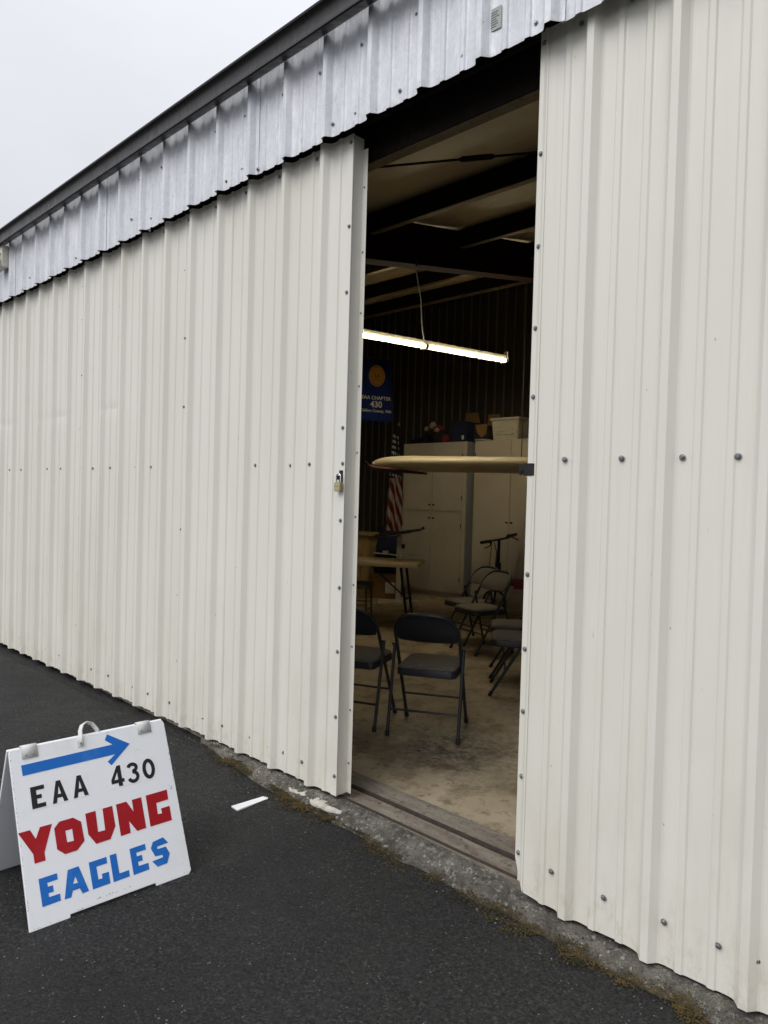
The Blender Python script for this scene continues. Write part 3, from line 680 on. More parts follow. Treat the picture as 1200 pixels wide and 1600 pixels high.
for bx in ((.1250, .3865, .1800, .4640), (.2000, .3870, .2553, .4645)): plate('black_letter', 'vblack', boxmap(bx, AO), k0, k1, fb, hole=boxmap(bx, AH))
b4 = (.3440, .3880, .3975, .4660)
plate('black_digit', 'vblack', boxmap(b4, [(.52, 0), (.82, 0), (.82, .17), (.98, .17), (.98, .34), (.82, .34), (.82, 1), (.55, 1), (.02, .36), (.02, .17), (.52, .17)]), k0, k1, fb, hole=boxmap(b4, [(.26, .34), (.53, .34), (.53, .70)]))
def stroke(path, wd, name):
    L_, R_ = [], []
    for i, p in enumerate(path):
        a = Vector(path[max(i - 1, 0)]); c = Vector(path[min(i + 1, len(path) - 1)]); t = (c - a).normalized(); nn = Vector((-t.y, t.x)) * wd / 2
        L_.append(Vector(p) + nn); R_.append(Vector(p) - nn)
    b = MB(); vs = [sp(q.x, q.y, k1) for q in L_ + R_]; n = len(path)
    b.add(vs, [(i, i + 1, n + i + 1, n + i) for i in range(n - 1)]); b.build(name, 'vblack', fb)
arc = lambda cx, cy, rx, ry, a0, a1, n=14: [(cx + rx * math.cos(math.radians(a0 + (a1 - a0) * i / n)), cy + ry * math.sin(math.radians(a0 + (a1 - a0) * i / n))) for i in range(n + 1)]
stroke(arc(.4335, .4450, .0165, .0130, 165, -80) + arc(.4330, .4110, .0180, .0175, 80, -165), .0135, 'black_digit')
stroke(arc(.4990, .4260, .0185, .0320, 0, 360, 28), .0145, 'black_digit')
# hinges, handle, scuffs
def hinge(u0, u1):
    b = MB(); prof = [(.0025, SL - .040), (.0025, SL - .004), (.001, SL + .006), (-.012, SL + .010), (-.026, SL + .002), (-.030, SL - .03)]
    n = len(prof); vs = [sp(u, v, d) for u in (u0, u1) for d, v in prof]
    b.add(vs, [(i, i + 1, n + i + 1, n + i) for i in range(n - 1)]); h = b.build('hinge_strap', 'strap', sign, solid=.0025, smooth=True)
    q = MB()
    for uu in (u0 + .014, u1 - .014): 
        c = sp(uu, SL - .030, .0038); q.tube([c, c + SN * .0014], .0036, 8)
    q.build('rivet', 'zinc', h)
hinge(.0420, .0970); hinge(.4810, .5370)
pts = [(.2530, .570, .004), (.2545, .600, .005), (.260, .628, -.004), (.272, .648, -.012), (.292, .658, -.018), (.315, .648, -.024), (.330, .625, -.026), (.336, .598, -.024)]
b = MB(); P = [sp(*p) for p in pts]; hw = .0085
dirs = [(P[min(i + 1, 7)] - P[max(i - 1, 0)]).normalized() for i in range(8)]
vs = []
for p, t in zip(P, dirs):
    s_ = t.cross(SN).normalized(); s_ = (Vector((.6, .0, .0)) + SN * .8 - t * t.dot(Vector((.6, 0, 0)) + SN * .8)).normalized(); vs += [p - s_ * hw, p + s_ * hw]
b.add(vs, [(2 * i, 2 * i + 1, 2 * i + 3, 2 * i + 2) for i in range(7)]); hd = b.build('handle', 'strap', sign, solid=.004, smooth=True)
b = MB(); c = sp(.2530, .578, .0095); b.tube([c - SN * .004, c + SN * .0015], .0042, 10); b.build('rivet', 'zinc', hd)
plate('handle_plate', 'strap', [(.240, .566), (.266, .566), (.266, .592), (.240, .592)], .0003, .0022, sign)
def scuffs():
    b = MB()
    def fleck(u, v, w_, h_):
        k = random.randint(4, 6); a0 = random.random() * 6
        pp = [sp(u + w_ * math.cos(a0 + 2 * PI * i / k) * random.uniform(.5, 1.2), v + h_ * math.sin(a0 + 2 * PI * i / k) * random.uniform(.5, 1.2), .0006) for i in range(k)]
        b.add(pp, [tuple(range(k))])
    for u0, u1, v0, n in ((.225, .250, .0295, 9), (.262, .290, .0295, 8), (.296, .306, .0300, 4), (.33, .355, .0285, 5), (.155, .185, .014, 12)):
        for i in range(n): fleck(random.uniform(u0, u1), v0 + random.uniform(-.003, .003), random.uniform(.0008, .0026), random.uniform(.0005, .0014))
    for i in range(60): fleck(random.choice((.002, SW - .004)) + random.uniform(-.001, .003), random.uniform(.02, .58), random.uniform(.0006, .0016), random.uniform(.0008, .003))
    for i in range(12): fleck(random.uniform(.04, .55), random.uniform(.03, .56), .0008, .0008)
    for i in range(40): fleck(random.uniform(.005, .59), random.choice((random.uniform(.003, .012), random.uniform(.596, .604))) + (.011 if False else 0), random.uniform(.0008, .003), random.uniform(.0005, .0012))
    fleck(.4694, .5082, .0018, .0018)
    b.build('scuff_marks', 'brown', fb, kind='stuff')
    r = MB()
    for i in range(8):
        u, v = .577 + random.uniform(-.004, .004), .337 + random.uniform(-.010, .010)
        r.add([sp(u + random.uniform(-.003, .003), v + random.uniform(-.004, .004), .0006) for _ in range(3)], [(0, 1, 2)])
    r.build('red_scuff', 'wingred', fb)
scuffs()
# white strip lying on the asphalt
b = MB(); zz = -.0452
b.add([(-2.868, -.372, zz), (-2.812, -.376, zz), (-2.822, -.186, zz), (-2.858, -.190, zz), (-2.868, -.372, zz - .008), (-2.812, -.376, zz - .008), (-2.822, -.186, zz - .008), (-2.858, -.190, zz - .008)],
      [(0, 1, 2, 3), (7, 6, 5, 4), (0, 4, 5, 1), (1, 5, 6, 2), (2, 6, 7, 3), (3, 7, 4, 0)])
tag(b.build('paper_strip', 'tape'), 'small white strip lying on the asphalt beside the sandwich board', 'strip')

# ------------------------------------------------------------------ folding chairs
def arch_path():
    def fr(t): # t = height 0..0.765 -> y on the leaning frame
        return .205 - .45 * (t / .765) - .012 * max(0, (t - .5)) 
    L_ = [(-.213, fr(z), z) for z in (0, .2, .4, .55, .64)]
    R = .125; cz = .765 - R; arcp = []
    for k in range(1, 8):
        a = PI - PI / 2 * k / 7; arcp.append((-.213 + R + R * math.cos(a), 0, cz + R * math.sin(a)))
    mid = [(x, 0, .765 + .004 * (1 - (x / .09) ** 2)) for x in (-.04, 0, .04)]
    arcr = [(-x, y, z) for x, y, z in reversed(arcp)]
    mids = [(x, fr(z) - .018 * (1 - (x / .213) ** 2), z) for x, y, z in arcp + mid + arcr]
    return L_ + mids + [(-x, y, z) for x, y, z in reversed(L_)], fr
AP, FRY = arch_path()
def seat_outline(w, d, r=.07, n=6):
    pts = []
    for cx, cy, a0 in ((w - r, d - r, 0), (-w + r, d - r, 90), (-w + r * .6, -d + r * .6, 180), (w - r * .6, -d + r * .6, 270)):
        rr = r if cy > 0 else r * .6
        for k in range(n + 1):
            a = math.radians(a0 + 90 * k / n); pts.append((cx + rr * math.cos(a), cy + rr * math.sin(a)))
    return pts
def loft(b, rings):
    n = len(rings[0]); vs = [p for r in rings for p in r]
    fs = [(i * n + k, i * n + (k + 1) % n, (i + 1) * n + (k + 1) % n, (i + 1) * n + k) for i in range(len(rings) - 1) for k in range(n)]
    fs += [tuple(range(n - 1, -1, -1)), tuple(range((len(rings) - 1) * n, len(rings) * n))]
    b.add(vs, fs)
def make_chair(label):
    t = thing('folding_chair', label, 'folding chair', group='padded folding chairs in the hangar')
    b = MB(); b.tube(AP, .0115, 10); b.build('frame', 'navy', t, smooth=True)
    for s in (-1, 1):
        b = MB(); b.tube([(s * .233, -.235, .0), (s * .233, -.10, .555)], .0112, 10); b.build('rear_leg', 'navy', t, smooth=True)
        b = MB(); b.tube([(s * .233, -.2365, .0), (s * .233, -.229, .032)], .0145, 10); b.build('foot_cap', 'rubber', t, smooth=True)
        b = MB(); b.tube([(s * .213, .205, .0), (s * .213, .186, .032)], .0145, 10); b.build('foot_cap', 'rubber', t, smooth=True)
        b = MB(); b.tube([(s * .205, FRY(.555), .553), (s * .246, FRY(.555), .553)], .007, 8); b.build('pivot', 'hw', t)
    b = MB(); b.tube([(-.233, -.196, .16), (.233, -.196, .16)], .0075, 8); b.build('stretcher', 'navy', t, smooth=True)
    b = MB(); b.tube([(-.213, FRY(.19), .19), (.213, FRY(.19), .19)], .0075, 8); b.build('stretcher', 'navy', t, smooth=True)
    b = MB(); o = seat_outline(.198, .200)
    loft(b, [[(x * k, y * k + .012, z) for x, y in o] for k, z in ((.96, .372), (1, .377), (1.0, .410), (.985, .416))])
    seat = b.build('seat', 'navy', t, smooth=True)
    b = MB(); loft(b, [[(x * k, y * k + .012, z) for x, y in o] for k, z in ((.955, .4165), (.97, .424), (.94, .434), (.86, .441), (.60, .447), (.25, .449))])
    b.build('cushion', 'fabric', seat, smooth=True)
    # curved backrest with a pad on its front
    def backring(k, off):
        R = .118; zt = .756; zb = .588; pts = []
        for i in range(9):
            a = PI * .5 * i / 8; pts.append((.204 - R + R * math.cos(a), zt - R + R * math.sin(a)))
        pts = pts + [(-x, z) for x, z in reversed(pts)]
        pts += [(-.196, zb + .008), (-.15, zb), (-.05, zb - .003), (.05, zb - .003), (.15, zb), (.196, zb + .008)]
        zc = (zt + zb) / 2
        return [(x * k, FRY(zc + (z - zc) * k) - .020 * (1 - (x / .213) ** 2) + off, zc + (z - zc) * k) for x, z in pts]
    def cap_loft(rings):
        b = MB(); n = len(rings[0]); vs = [p for r in rings for p in r]
        # caps follow the curve: strips between mirrored points
        fs = [(i * n + k, i * n + (k + 1) % n, (i + 1) * n + (k + 1) % n, (i + 1) * n + k) for i in range(len(rings) - 1) for k in range(n)]
        b.add(vs, fs); bm = bmesh.new()
        for base in (0, (len(rings) - 1) * n):
            c = [Vector(v) for v in vs[base:base + n]]
            xs = [-.19 + .38 * i / 16 for i in range(17)]
            def zr(x):
                zs = []
                for i in range(n):
                    a, d2 = c[i], c[(i + 1) % n]
                    if (a.x - x) * (d2.x - x) <= 0 and abs(a.x - d2.x) > 1e-6: 
                        tt = (x - a.x) / (d2.x - a.x); zs.append(a.z + (d2.z - a.z) * tt)
                return (min(zs), max(zs)) if zs else None
            b.add([], [])
            b.f.append(tuple(range(base, base + n)))
        return b
    b = cap_loft([backring(.98, -.006), backring(1.0, -.003), backring(1.0, .003), backring(.98, .005)]); back = b.build('backrest', 'navy', t, smooth=True)
    b = cap_loft([backring(.95, .0055), backring(.965, .012), backring(.93, .020), backring(.80, .024), backring(.4, .026)]); b.build('pad', 'fabric', back, smooth=True)
    b = MB()
    for s in (-1, 1):
        p = Vector((s * .135, FRY(.735) - .0195, .735)); b.tube([p, p - Vector((0, .004, 0))], .006, 8)
    b.build('rivet', 'hw', back)
    return t
def copy_tree(o, parent=None):
    c = o.copy(); C.objects.link(c)
    if parent: c.parent = parent
    for ch in list(o.children): copy_tree(ch, c)
    return c
proto = make_chair('navy padded folding chair in front of the doorway, seen whole from behind')
spots = [((-2.972, 1.195), 2.075, None),
         ((-3.455, 1.000), 1.985, 'navy folding chair half hidden by the left door leaf, seen from behind'),
         ((-4.215, 3.375), -1.83, 'folding chair facing left, the nearer of the two in front of the folding scooter'),
         ((-4.560, 3.640), -1.85, 'folding chair facing left, the farther of the two, before the white cabinets'),
         ((-3.125, 2.402), -2.537, 'folding chair cut by the right door leaf, nearest of the row on the right'),
         ((-3.445, 2.84), -2.52, 'folding chair showing only seat and leg beside the right door leaf, second of the row')]
for i, ((x, y), th, lab) in enumerate(spots):
    o = proto if i == 0 else copy_tree(proto)
    o.location = (x, y, FLOOR); o.rotation_euler = (0, 0, th - PI / 2); o.scale = (.95, 1, 1)
    if lab: o['label'] = lab

# ------------------------------------------------------------------ ceiling lamp
dl = Vector((.192, .981, 0)); cl = Vector((-5.361, 3.736, 3.13)); ang = math.atan2(-dl.x, dl.y)
lamp = thing('fluorescent_lamp', 'long glowing fluorescent strip lamp hanging from the hangar ceiling', 'lamp', tuple(cl), ang)
b = MB(); b.box(-.024, .024, -1.24, 1.24, .036, .085); b.build('channel', 'lampbody', lamp, bevel=.003)
b = MB(); b.prism([(-.0245, .060), (-.0245, .056), (-.080, .012), (-.083, .015)], -1.24, 1.24); b.build('added_cutoff_skirt', 'lampbody', lamp)  # invented one-sided skirt, keeps lamp light off the ceiling to its left
b = MB(); b.prism([(-.085, .0), (.05, .0), (.03, .13), (-.03, .13)], 1.241, 1.244); b.build('added_end_baffle', 'lampbody', lamp)  # invented plate, blocks lamp light rising towards the back wall
for s in (-1, 1):
    for dx in (-.024, .024):
        b = MB(); b.tube([(dx, s * .030, .02), (dx, s * 1.205, .02)], .0125, 10); b.build('tube', 'glow', lamp, smooth=True)
    b = MB(); b.box(-.045, .045, s * 1.207, s * 1.225, -.005, .0355); b.build('socket', 'lampbody', lamp)
b = MB(); b.box(-.05, .05, -.024, .024, -.008, .0355); b.build('socket', 'lampbody', lamp)
for s in (-1, 1):
    p = lamp.matrix_basis @ Vector((0, s * 1.1, 0)); yy = cl.y + s * 1.1 * dl.y
    b = MB(); b.tube([(0, s * 1.1, .0855), (0, s * 1.1, ceil_z(yy) - .02 - cl.z)], .0035, 6); b.build('hanger', 'hw', lamp)

# ------------------------------------------------------------------ aeroplane wing
wa = Vector((.7085, .7057, .014)).normalized(); wc = Vector((-.7057, .7085, -.03)).normalized(); wu = wa.cross(wc).normalized()
if wu.z < 0: wu = -wu
W0 = Vector((-5.70, 3.29, 1.835))
wing = thing('aircraft_wing', 'cream aeroplane wing with dark red tip slung level across the hangar', 'wing', tuple(W0))
def airfoil(s):
    """ring at spanwise s"""
    ch = 1.0; k = min(1, max(0.02, s / .42)); e = math.sqrt(max(0, 1 - (1 - k) ** 2))
    le = (1 - e) * .42; th = .192 * (.18 + .82 * e ** .8) if s < .42 else .192
    th *= (1 + .06 * min(1, s / 1.5))
    pts = []
    N = 16
    for i in range(N * 2):
        up = i < N; q = (i / N) if up else (1 - (i - N) / N)
        xx = q ** 1.8; yt = th * 5 * (.2969 * math.sqrt(xx) - .126 * xx - .3516 * xx ** 2 + .2843 * xx ** 3 - .1015 * xx ** 4) * (1.0 if up else .82)
        c = le + (ch - le * 1.5) * xx
        pts.append(wa * s + wc * c + wu * ((yt if up else -yt)))
    return pts
b = MB(); ss = [0.0, .01, .03, .06, .10, .16, .23, .31, .42, .7, 1.1, 1.6, 2.1, 2.6]
loft(b, [airfoil(s) for s in ss]); b.build('wing_skin', 'wing', wing, smooth=True)
def tipbow():
    b = MB(); path = []
    for i in range(15):
        t = i / 14
        if t < .45:
            q = t / .45; a = q * PI / 2
            path.append(wa * (-.068 + .11 * (1 - math.cos(a))) + wu * (.002 - .068 * math.sin(a)) + wc * (-.01 + .05 * q))
        else:
            q = (t - .45) / .55; path.append(wa * (.042 + .58 * q) + wu * (-.066 - .046 * q) + wc * (.04 + .10 * q))
    rad = [.010 + .014 * math.sin(PI * min(1, .12 + i / 14 * .85)) for i in range(15)]
    b.tube(path, rad, 10); b.build('red_tip', 'wingred', wing, smooth=True)
tipbow()
for s in (1.75, 2.4):
    P = wa * s + wc * .45; zt = ceil_z(W0.y + P.y) - .02 - W0.z; b = MB()
    b.tube([P + Vector((0, 0, -.10)), P + Vector((0, 0, zt))], .006, 6); b.build('sling', 'rubber', wing)

# ------------------------------------------------------------------ cabinets
def cabinet(x0, x1, y, ztop, split, label, hinge_side):
    t = thing('storage_cabinet', label, 'cabinet', ((x0 + x1) / 2, y, FLOOR)); w_ = (x1 - x0) / 2; H = ztop - FLOOR
    b = MB(); b.box(-w_, w_, .022, .60, .10, H); b.build('carcass', 'cab', t, bevel=.003)
    b = MB(); b.box(w_ + .0005, w_ + .0035, .03, .60, .10, H - .003); b.build('side_panel', 'cabside_daylit', t)
    b = MB(); b.box(-w_ + .02, w_ - .02, .06, .58, 0, .0995); b.build('plinth', 'cab', t)
    rows = [(.105, split - .004), (split + .004, H - .012)] if split else [(.105, H - .012)]
    for (za, zb) in rows:
        for s in (-1, 1):
            xa, xb = (-w_ + .03, -.003) if s < 0 else (.003, w_ - .05)
            b = MB(); b.box(xa, xb, 0, .0215, za, zb); d_ = b.build('door', 'cab', t, bevel=.003)
            hz = (zb - .10 if za < .5 else za + .09) if split else (za + zb) / 2 - .03
            q = MB(); q.box(s * .018 if s > 0 else -.058, .058 if s > 0 else -.018, -.012, -.0005, hz - .012, hz + .012); q.build('handle', 'hw', d_, bevel=.003)
            for hh in (za + .2, zb - .2):
                q = MB(); xx = xb - .004 if s > 0 else xa + .004
                q.tube([(xx, -.004, hh - .035), (xx, -.004, hh + .035)], .006, 8); q.build('hinge', 'hw', d_)
    return t
cabinet(-7.66, -6.415, 5.88, 2.285, 1.29, 'white cabinet with upper and lower doors beside the flag', 1)
cabinet(-6.275, -5.0, 5.88, 2.288, None, 'white full height cabinet behind the folding scooter', -1)
CT1, CT2 = 2.285, 2.288
# things on the cabinets
def plush():
    t = thing('plush_toy', 'dark dressed plush doll slumped on top of the left cabinet', 'plush toy', (-7.13, 6.12, CT1))
    def ball(name, mat, c, r):
        b = MB(); n = 8; b.lathe([(max(.002, r[0] * math.sin(PI * k / n)), -r[2] * math.cos(PI * k / n)) for k in range(n + 1)], 12)
        b.v = [(c[0] + x, c[1] + y * r[1] / r[0] + .012 * nz3(x * 20, y * 20, z * 20), c[2] + z + .012 * nz3(x * 15, z * 20, 3)) for x, y, z in b.v]
        return b.build(name, mat, t, smooth=True)
    ball('body', 'bcloth', (0, 0, .115), (.15, .12, .115)); ball('head', 'plush', (-.09, -.05, .285), (.055, .055, .06))
    ball('scarf', 'rcloth', (.04, -.07, .225), (.11, .06, .055)); ball('arm', 'bcloth', (-.16, -.05, .17), (.07, .05, .045)); ball('hand', 'plush', (-.205, -.07, .235), (.028, .028, .03))
    ball('leg', 'rcloth', (.20, -.08, .065), (.065, .06, .065)); ball('sleeve', 'plush', (.05, -.12, .20), (.05, .03, .028)); ball('hat', 'bcloth', (-.13, -.04, .315), (.04, .04, .035))
plush()
b = MB()
for i, (x, h) in enumerate(((-.22, .07), (-.14, .10), (-.05, .06), (.04, .12))): b.box(x, x + .075, -.1, .12, 0, h)
tag(b.build('tool_tray', 'black', loc=(-7.42, 6.12, CT1), bevel=.004), 'low black tray of dark oddments on the left end of the cabinet', 'tray')
def carton(loc, w_, d_, h, fill, label, flap, lean):
    t = thing('carton', label, 'carton', loc)
    b = MB(); T = .006
    b.box(-w_, w_, -d_, -d_ + T, 0, h); b.box(-w_, w_, d_ - T, d_, 0, h); b.box(-w_, -w_ + T, -d_ + T, d_ - T, 0, h); b.box(w_ - T, w_, -d_ + T, d_ - T, 0, h); b.box(-w_ + T, w_ - T, -d_ + T, d_ - T, 0, T)
    b.build('box', fill, t)
    q = MB(); q.prism([(-w_ * .98, 0), (w_ * .98, 0), (w_ * .62, flap), (-w_ * .90, flap)], -.003, .003, fr=lambda x, y, z: (x, d_ + y + z * lean, h + z)); q.build('flap', 'card', t)
    return t
t = carton((-6.64, 6.14, CT1), .15, .16, .30, 'dblue', 'open dark blue carton with raised brown flap on the left cabinet', .17, .1)
b = MB(); b.box(.06, .10, -.1625, -.1605, .04, .10); b.build('sticker', 'pwhite', t)
t = carton((-6.235, 6.14, CT2), .13, .16, .22, 'bcloth', 'open carton with hanging brown flap at the left edge of the full height cabinet', .20, .05)
b = MB(); b.prism([(-.10, .24), (.11, .24), (.10, .10), (.02, .05), (-.06, .12)], -.167, -.162); b.build('hanging_flap', 'card', t)
b = MB(); b.lathe([(.02, 0), (.12, .004), (.125, .014), (.11, .020), (.02, .022)], 20); tag(b.build('plate', 'wplastic', loc=(-6.19, 5.985 - .01, CT2), smooth=True), 'flat white dish lying at the cabinet edge before a carton', 'dish')
tub = thing('storage_tub', 'pale lidded storage tub on top of the full height cabinet', 'tub', (-5.83, 6.15, CT2))
b = MB(); k = [(.205, .15), (.225, .17)]
b.add([(sx * k[j][0], sy * k[j][1], (0, .28)[j]) for j in (0, 1) for sx, sy in ((-1, -1), (1, -1), (1, 1), (-1, 1))], [(3, 2, 1, 0), (4, 5, 6, 7), (0, 1, 5, 4), (1, 2, 6, 5), (2, 3, 7, 6), (3, 0, 4, 7)]); b.build('body', 'wplastic', tub, bevel=.012)
b = MB(); b.box(-.245, .245, -.188, .188, .2805, .315); b.build('lid', 'wplastic', tub, bevel=.008)
b = MB()
for i in range(3): b.box(-.14, .14, -.176 + i * .003, -.160, .08 + i * .05, .10 + i * .05)
b.build('grip', 'wplastic', tub, bevel=.004)

# ------------------------------------------------------------------ banner and flag
def text_mesh(s, size, bold=.0, ex=.0006):
    cu = bpy.data.curves.new('lettering', 'FONT'); cu.body = s; cu.size = size; cu.align_x = 'CENTER'; cu.align_y = 'CENTER'; cu.offset = bold; cu.extrude = ex; cu.resolution_u = 3
    o = bpy.data.objects.new('lettering', cu); C.objects.link(o)
    me = bpy.data.meshes.new_from_object(o.evaluated_get(bpy.context.evaluated_depsgraph_get())); bpy.data.objects.remove(o); bpy.data.curves.remove(cu)
    return me
BW, BH = .262, .90
banner = thing('blue_banner', 'blue chapter banner with a gold seal hanging behind the left door leaf', 'banner', (-7.430, 5.03, 2.545), math.atan2(.95, .36))
# local X runs to the right in the picture, -Y faces the doorway
def bx_(u, v): return (u * (BW - .018 * (v / BH)) + .008 * (1 - v / BH), .012 * math.sin(u * 5 + v * 3) * (1 - v / BH) + .004 * math.sin(u * 9), v)
b = MB(); b.grid(20, 24, lambda a, c: bx_(a * 2 - 1, c * BH)); b.build('cloth', 'blue', banner, smooth=True, solid=.002, fix=False)
b = MB(); b.tube([(-.26, 0, BH + .006), (.26, 0, BH + .006)], .009, 8); rodb = b.build('rod', 'hw', banner, smooth=True)
b = MB()
for x in (-.24, .24): b.tube([(x, 0, BH + .012), (x, 0, ceil_z(5.03 + .95 * x) - .02 - 2.545)], .003, 6)
b.build('cord', 'rubber', banner)
def on_banner(me, name, mat, v, d=-.016, dx=0):
    me.materials.clear(); me.materials.append(M[mat])
    me.transform(Matrix.Rotation(PI / 2, 4, 'X')); o = link(me, name, banner, (dx, d, v)); return o
on_banner(text_mesh('EAA CHAPTER', .072, .0014), 'lettering', 'pwhite', .335)
on_banner(text_mesh('430', .125, .0026), 'lettering', 'pwhite', .240)
on_banner(text_mesh('Clallam County, WA', .058, .001), 'lettering', 'pwhite', .150)
def disc(rx, rz_, n=32): return [(rx * math.cos(2 * PI * k / n), rz_ * math.sin(2 * PI * k / n)) for k in range(n)]
def emb(name, mat, poly, v, d, par=banner):
    b = MB(); b.prism(poly, d, d + .001); return b.build(name, mat, par, (0, 0, v))
seal = emb('seal', 'gold', disc(.128, .155), .655, -.016)
emb('seal_ring', 'brown', disc(.105, .130), 0, -.0175, seal); emb('seal_ring', 'gold', disc(.098, .122), 0, -.019, seal); emb('seal_ring', 'brown', disc(.070, .088), 0, -.0205, seal); emb('seal_disc', 'gold', disc(.066, .083), 0, -.022, seal)
emb('seal_mark', 'brown', [(-.036, .030), (-.022, .030), (-.018, -.010), (0, -.022), (.012, .012), (.022, .030), (.040, -.020), (.026, -.020), (.020, -.006), (.008, -.030), (-.022, -.032), (-.032, -.016)], 0, -.0235, seal)
emb('seal_mark', 'brown', [(-.05, -.050), (.05, -.050), (.045, -.056), (-.045, -.056)], 0, -.0235, seal)
for k in range(7):
    a = math.radians(232 + 76 * k / 6); emb('seal_letter', 'orange', [(x + .100 * math.cos(a), z + .122 * math.sin(a) - .028) for x, z in disc(.009, .009, 6)], 0, -.0165, seal)
flag = thing('flag_on_pole', 'United States flag hanging from an indoor pole beside the left cabinet', 'flag', (-7.93, 6.02, FLOOR))
b = MB(); b.tube([(.10, .12, .02), (.02, .02, 2.62)], .012, 8); b.build('pole', 'hw', flag, smooth=True)
b = MB(); b.lathe([(.14, 0), (.14, .015), (.05, .03), (.02, .06)], 18, (.10, .12, 0)); b.build('pole_base', 'hw', flag, smooth=True)
b = MB(); b.lathe([(.004, 0), (.016, .012), (.02, .03), (.012, .05), (.002, .07)], 10, (.02, .02, 2.615)); b.build('finial', 'brass', flag, smooth=True)
def flag_cloth():
    """hoist edge tied down the pole, the fly drooping in steep folds; uv keeps the print on the cloth"""
    nu, nv = 44, 40; b = MB(); uv = []; uv2 = []
    for j in range(nv + 1):
        v = j / nv                                # 0 top .. 1 bottom along the drop
        for i in range(nu + 1):
            u = i / nu
            z = 2.52 - 1.78 * v - .05 * u
            spread = .055 + .155 * min(1, v * 1.45) ** .9
            x = .02 + .05 * v + spread * (u * 2 - 1) * .92
            y = -.06 + .036 * math.sin(u * 17 + v * 3.2) * min(1, .35 + v) + .018 * math.sin(u * 31 + v * 6)
            b.v.append((x, y, z))
            uv.append((v, 1 - u * .85 + .75 * v)); uv2.append((u, v))
    b.f = [(j * (nu + 1) + i, j * (nu + 1) + i + 1, (j + 1) * (nu + 1) + i + 1, (j + 1) * (nu + 1) + i) for j in range(nv) for i in range(nu)]
    o = b.build('cloth', 'flag', flag, smooth=True, fix=False)
    ul = o.data.uv_layers.new(name='print')
    for lp in o.data.loops: ul.data[lp.index].uv = uv[lp.vertex_index]
    ul2 = o.data.uv_layers.new(name='canton')
    for lp in o.data.loops: ul2.data[lp.index].uv = uv2[lp.vertex_index]
    md = o.modifiers.new('thickness', 'SOLIDIFY'); md.thickness = .002
flag_cloth()

# ------------------------------------------------------------------ folding table and what lies on it
TZ = .71
tang = math.atan2(.57, .82)
table = thing('folding_table', 'tan plastic folding table with papers on it near the left door leaf', 'table', (-5.275 - .82 * .915 - .57 * .36, 3.628 - .57 * .915 + .82 * .36, FLOOR), tang)
b = MB(); b.box(-.915, .915, -.365, .365, TZ - FLOOR - .042, TZ - FLOOR); b.build('tabletop', 'table', table, bevel=.012)
for s in (-1, 1):
    for yy in (-.22, .22):
        b = MB(); b.tube([(s * .70, yy, .70 - .002), (s * .80, yy, 0)], .0155, 10); b.build('leg', 'black', table, smooth=True)
    b = MB(); b.tube([(s * .775, -.22, .16), (s * .775, .22, .16)], .010, 8); b.build('crossbar', 'black', table, smooth=True)
    b = MB(); b.tube([(s * .755, 0, .30), (s * .30, 0, .69)], .009, 8); b.tube([(s * .755, -.22, .31), (s * .755, .22, .31)], .009, 8); b.build('brace', 'black', table, smooth=True)
def on_table(u, v): return Vector((table.location.x, table.location.y, TZ)) + Vector((.8211 * u - .5708 * v, .5708 * u + .8211 * v, 0))
b = MB(); b.box(-.15, .15, -.11, .11, .0, .003); tag(b.build('paper_sheet', 'paper', loc=on_table(.38, -.12), rot=(0, 0, tang + .1)), 'loose pale sheet of paper lying on the folding table', 'paper')
b = MB(); b.box(-.15, .15, -.10, .10, .0, .002); tag(b.build('paper_sheet', 'table', loc=on_table(.40, .16), rot=(0, 0, tang - .25)), 'second paper sheet behind the pale one on the folding table', 'paper')
gl = thing('model_glider', 'thin white model glider standing on the folding table', 'model glider', on_table(.62, .12), tang + .12)
b = MB(); b.prism([(-.30, .075), (0, .055), (.30, .075), (.30, .080), (0, .061), (-.30, .080)], -.045, .045); b.build('wing', 'pwhite', gl)
b = MB(); b.box(-.008, .008, -.20, .20, .040, .0545); b.build('fuselage', 'pine', gl)
b = MB(); b.prism([(-.007, .0), (.007, .0), (.007, .0395), (-.007, .0395)], -.05, -.03); b.prism([(-.007, .0), (.007, .0), (.007, .0395), (-.007, .0395)], .15, .17); b.build('skid', 'pwhite', gl)
tr = thing('wire_toy', 'small orange wire model at the left end of the folding table', 'model', on_table(-.02, .18), .3)
b = MB()
for i in range(9): 
    a = i * .7; b.tube([(.08 * math.cos(a), .06 * math.sin(a), .0035), (.05 * math.cos(a + 1.2), .04 * math.sin(a + 1.2), .05 + .02 * (i % 3)), (.09 * math.cos(a + 2.2), .06 * math.sin(a + 2.2), .0035)], .0035, 5)
b.tube([(.03, 0, .05), (.03, 0, .20)], .006, 6); b.build('frame', 'orange', tr)
b = MB(); b.box(.018, .042, -.012, .012, .2, .23); b.build('tip', 'orange', tr)
stool = thing('stool', 'dark padded stool tucked at the front of the folding table', 'stool', (-6.06, 3.42, FLOOR), tang)
b = MB(); o_ = seat_outline(.19, .19, .05); loft(b, [[(x * k, y * k, z) for x, y in o_] for k, z in ((.97, .425), (1, .43), (1, .465), (.95, .478), (.6, .484))]); b.build('seat', 'fabric', stool, smooth=True)
for sx in (-1, 1):
    for sy in (-1, 1):
        b = MB(); b.tube([(sx * .16, sy * .16, .4245), (sx * .175, sy * .175, 0)], .011, 8); b.build('leg', 'brown', stool, smooth=True)
    b = MB(); b.tube([(sx * .17, -.17, .18), (sx * .17, .17, .18)], .007, 6); b.build('rung', 'brown', stool); b = MB(); b.tube([(-.168, sx * .168, .24), (.168, sx * .168, .24)], .007, 6); b.build('rung', 'brown', stool)

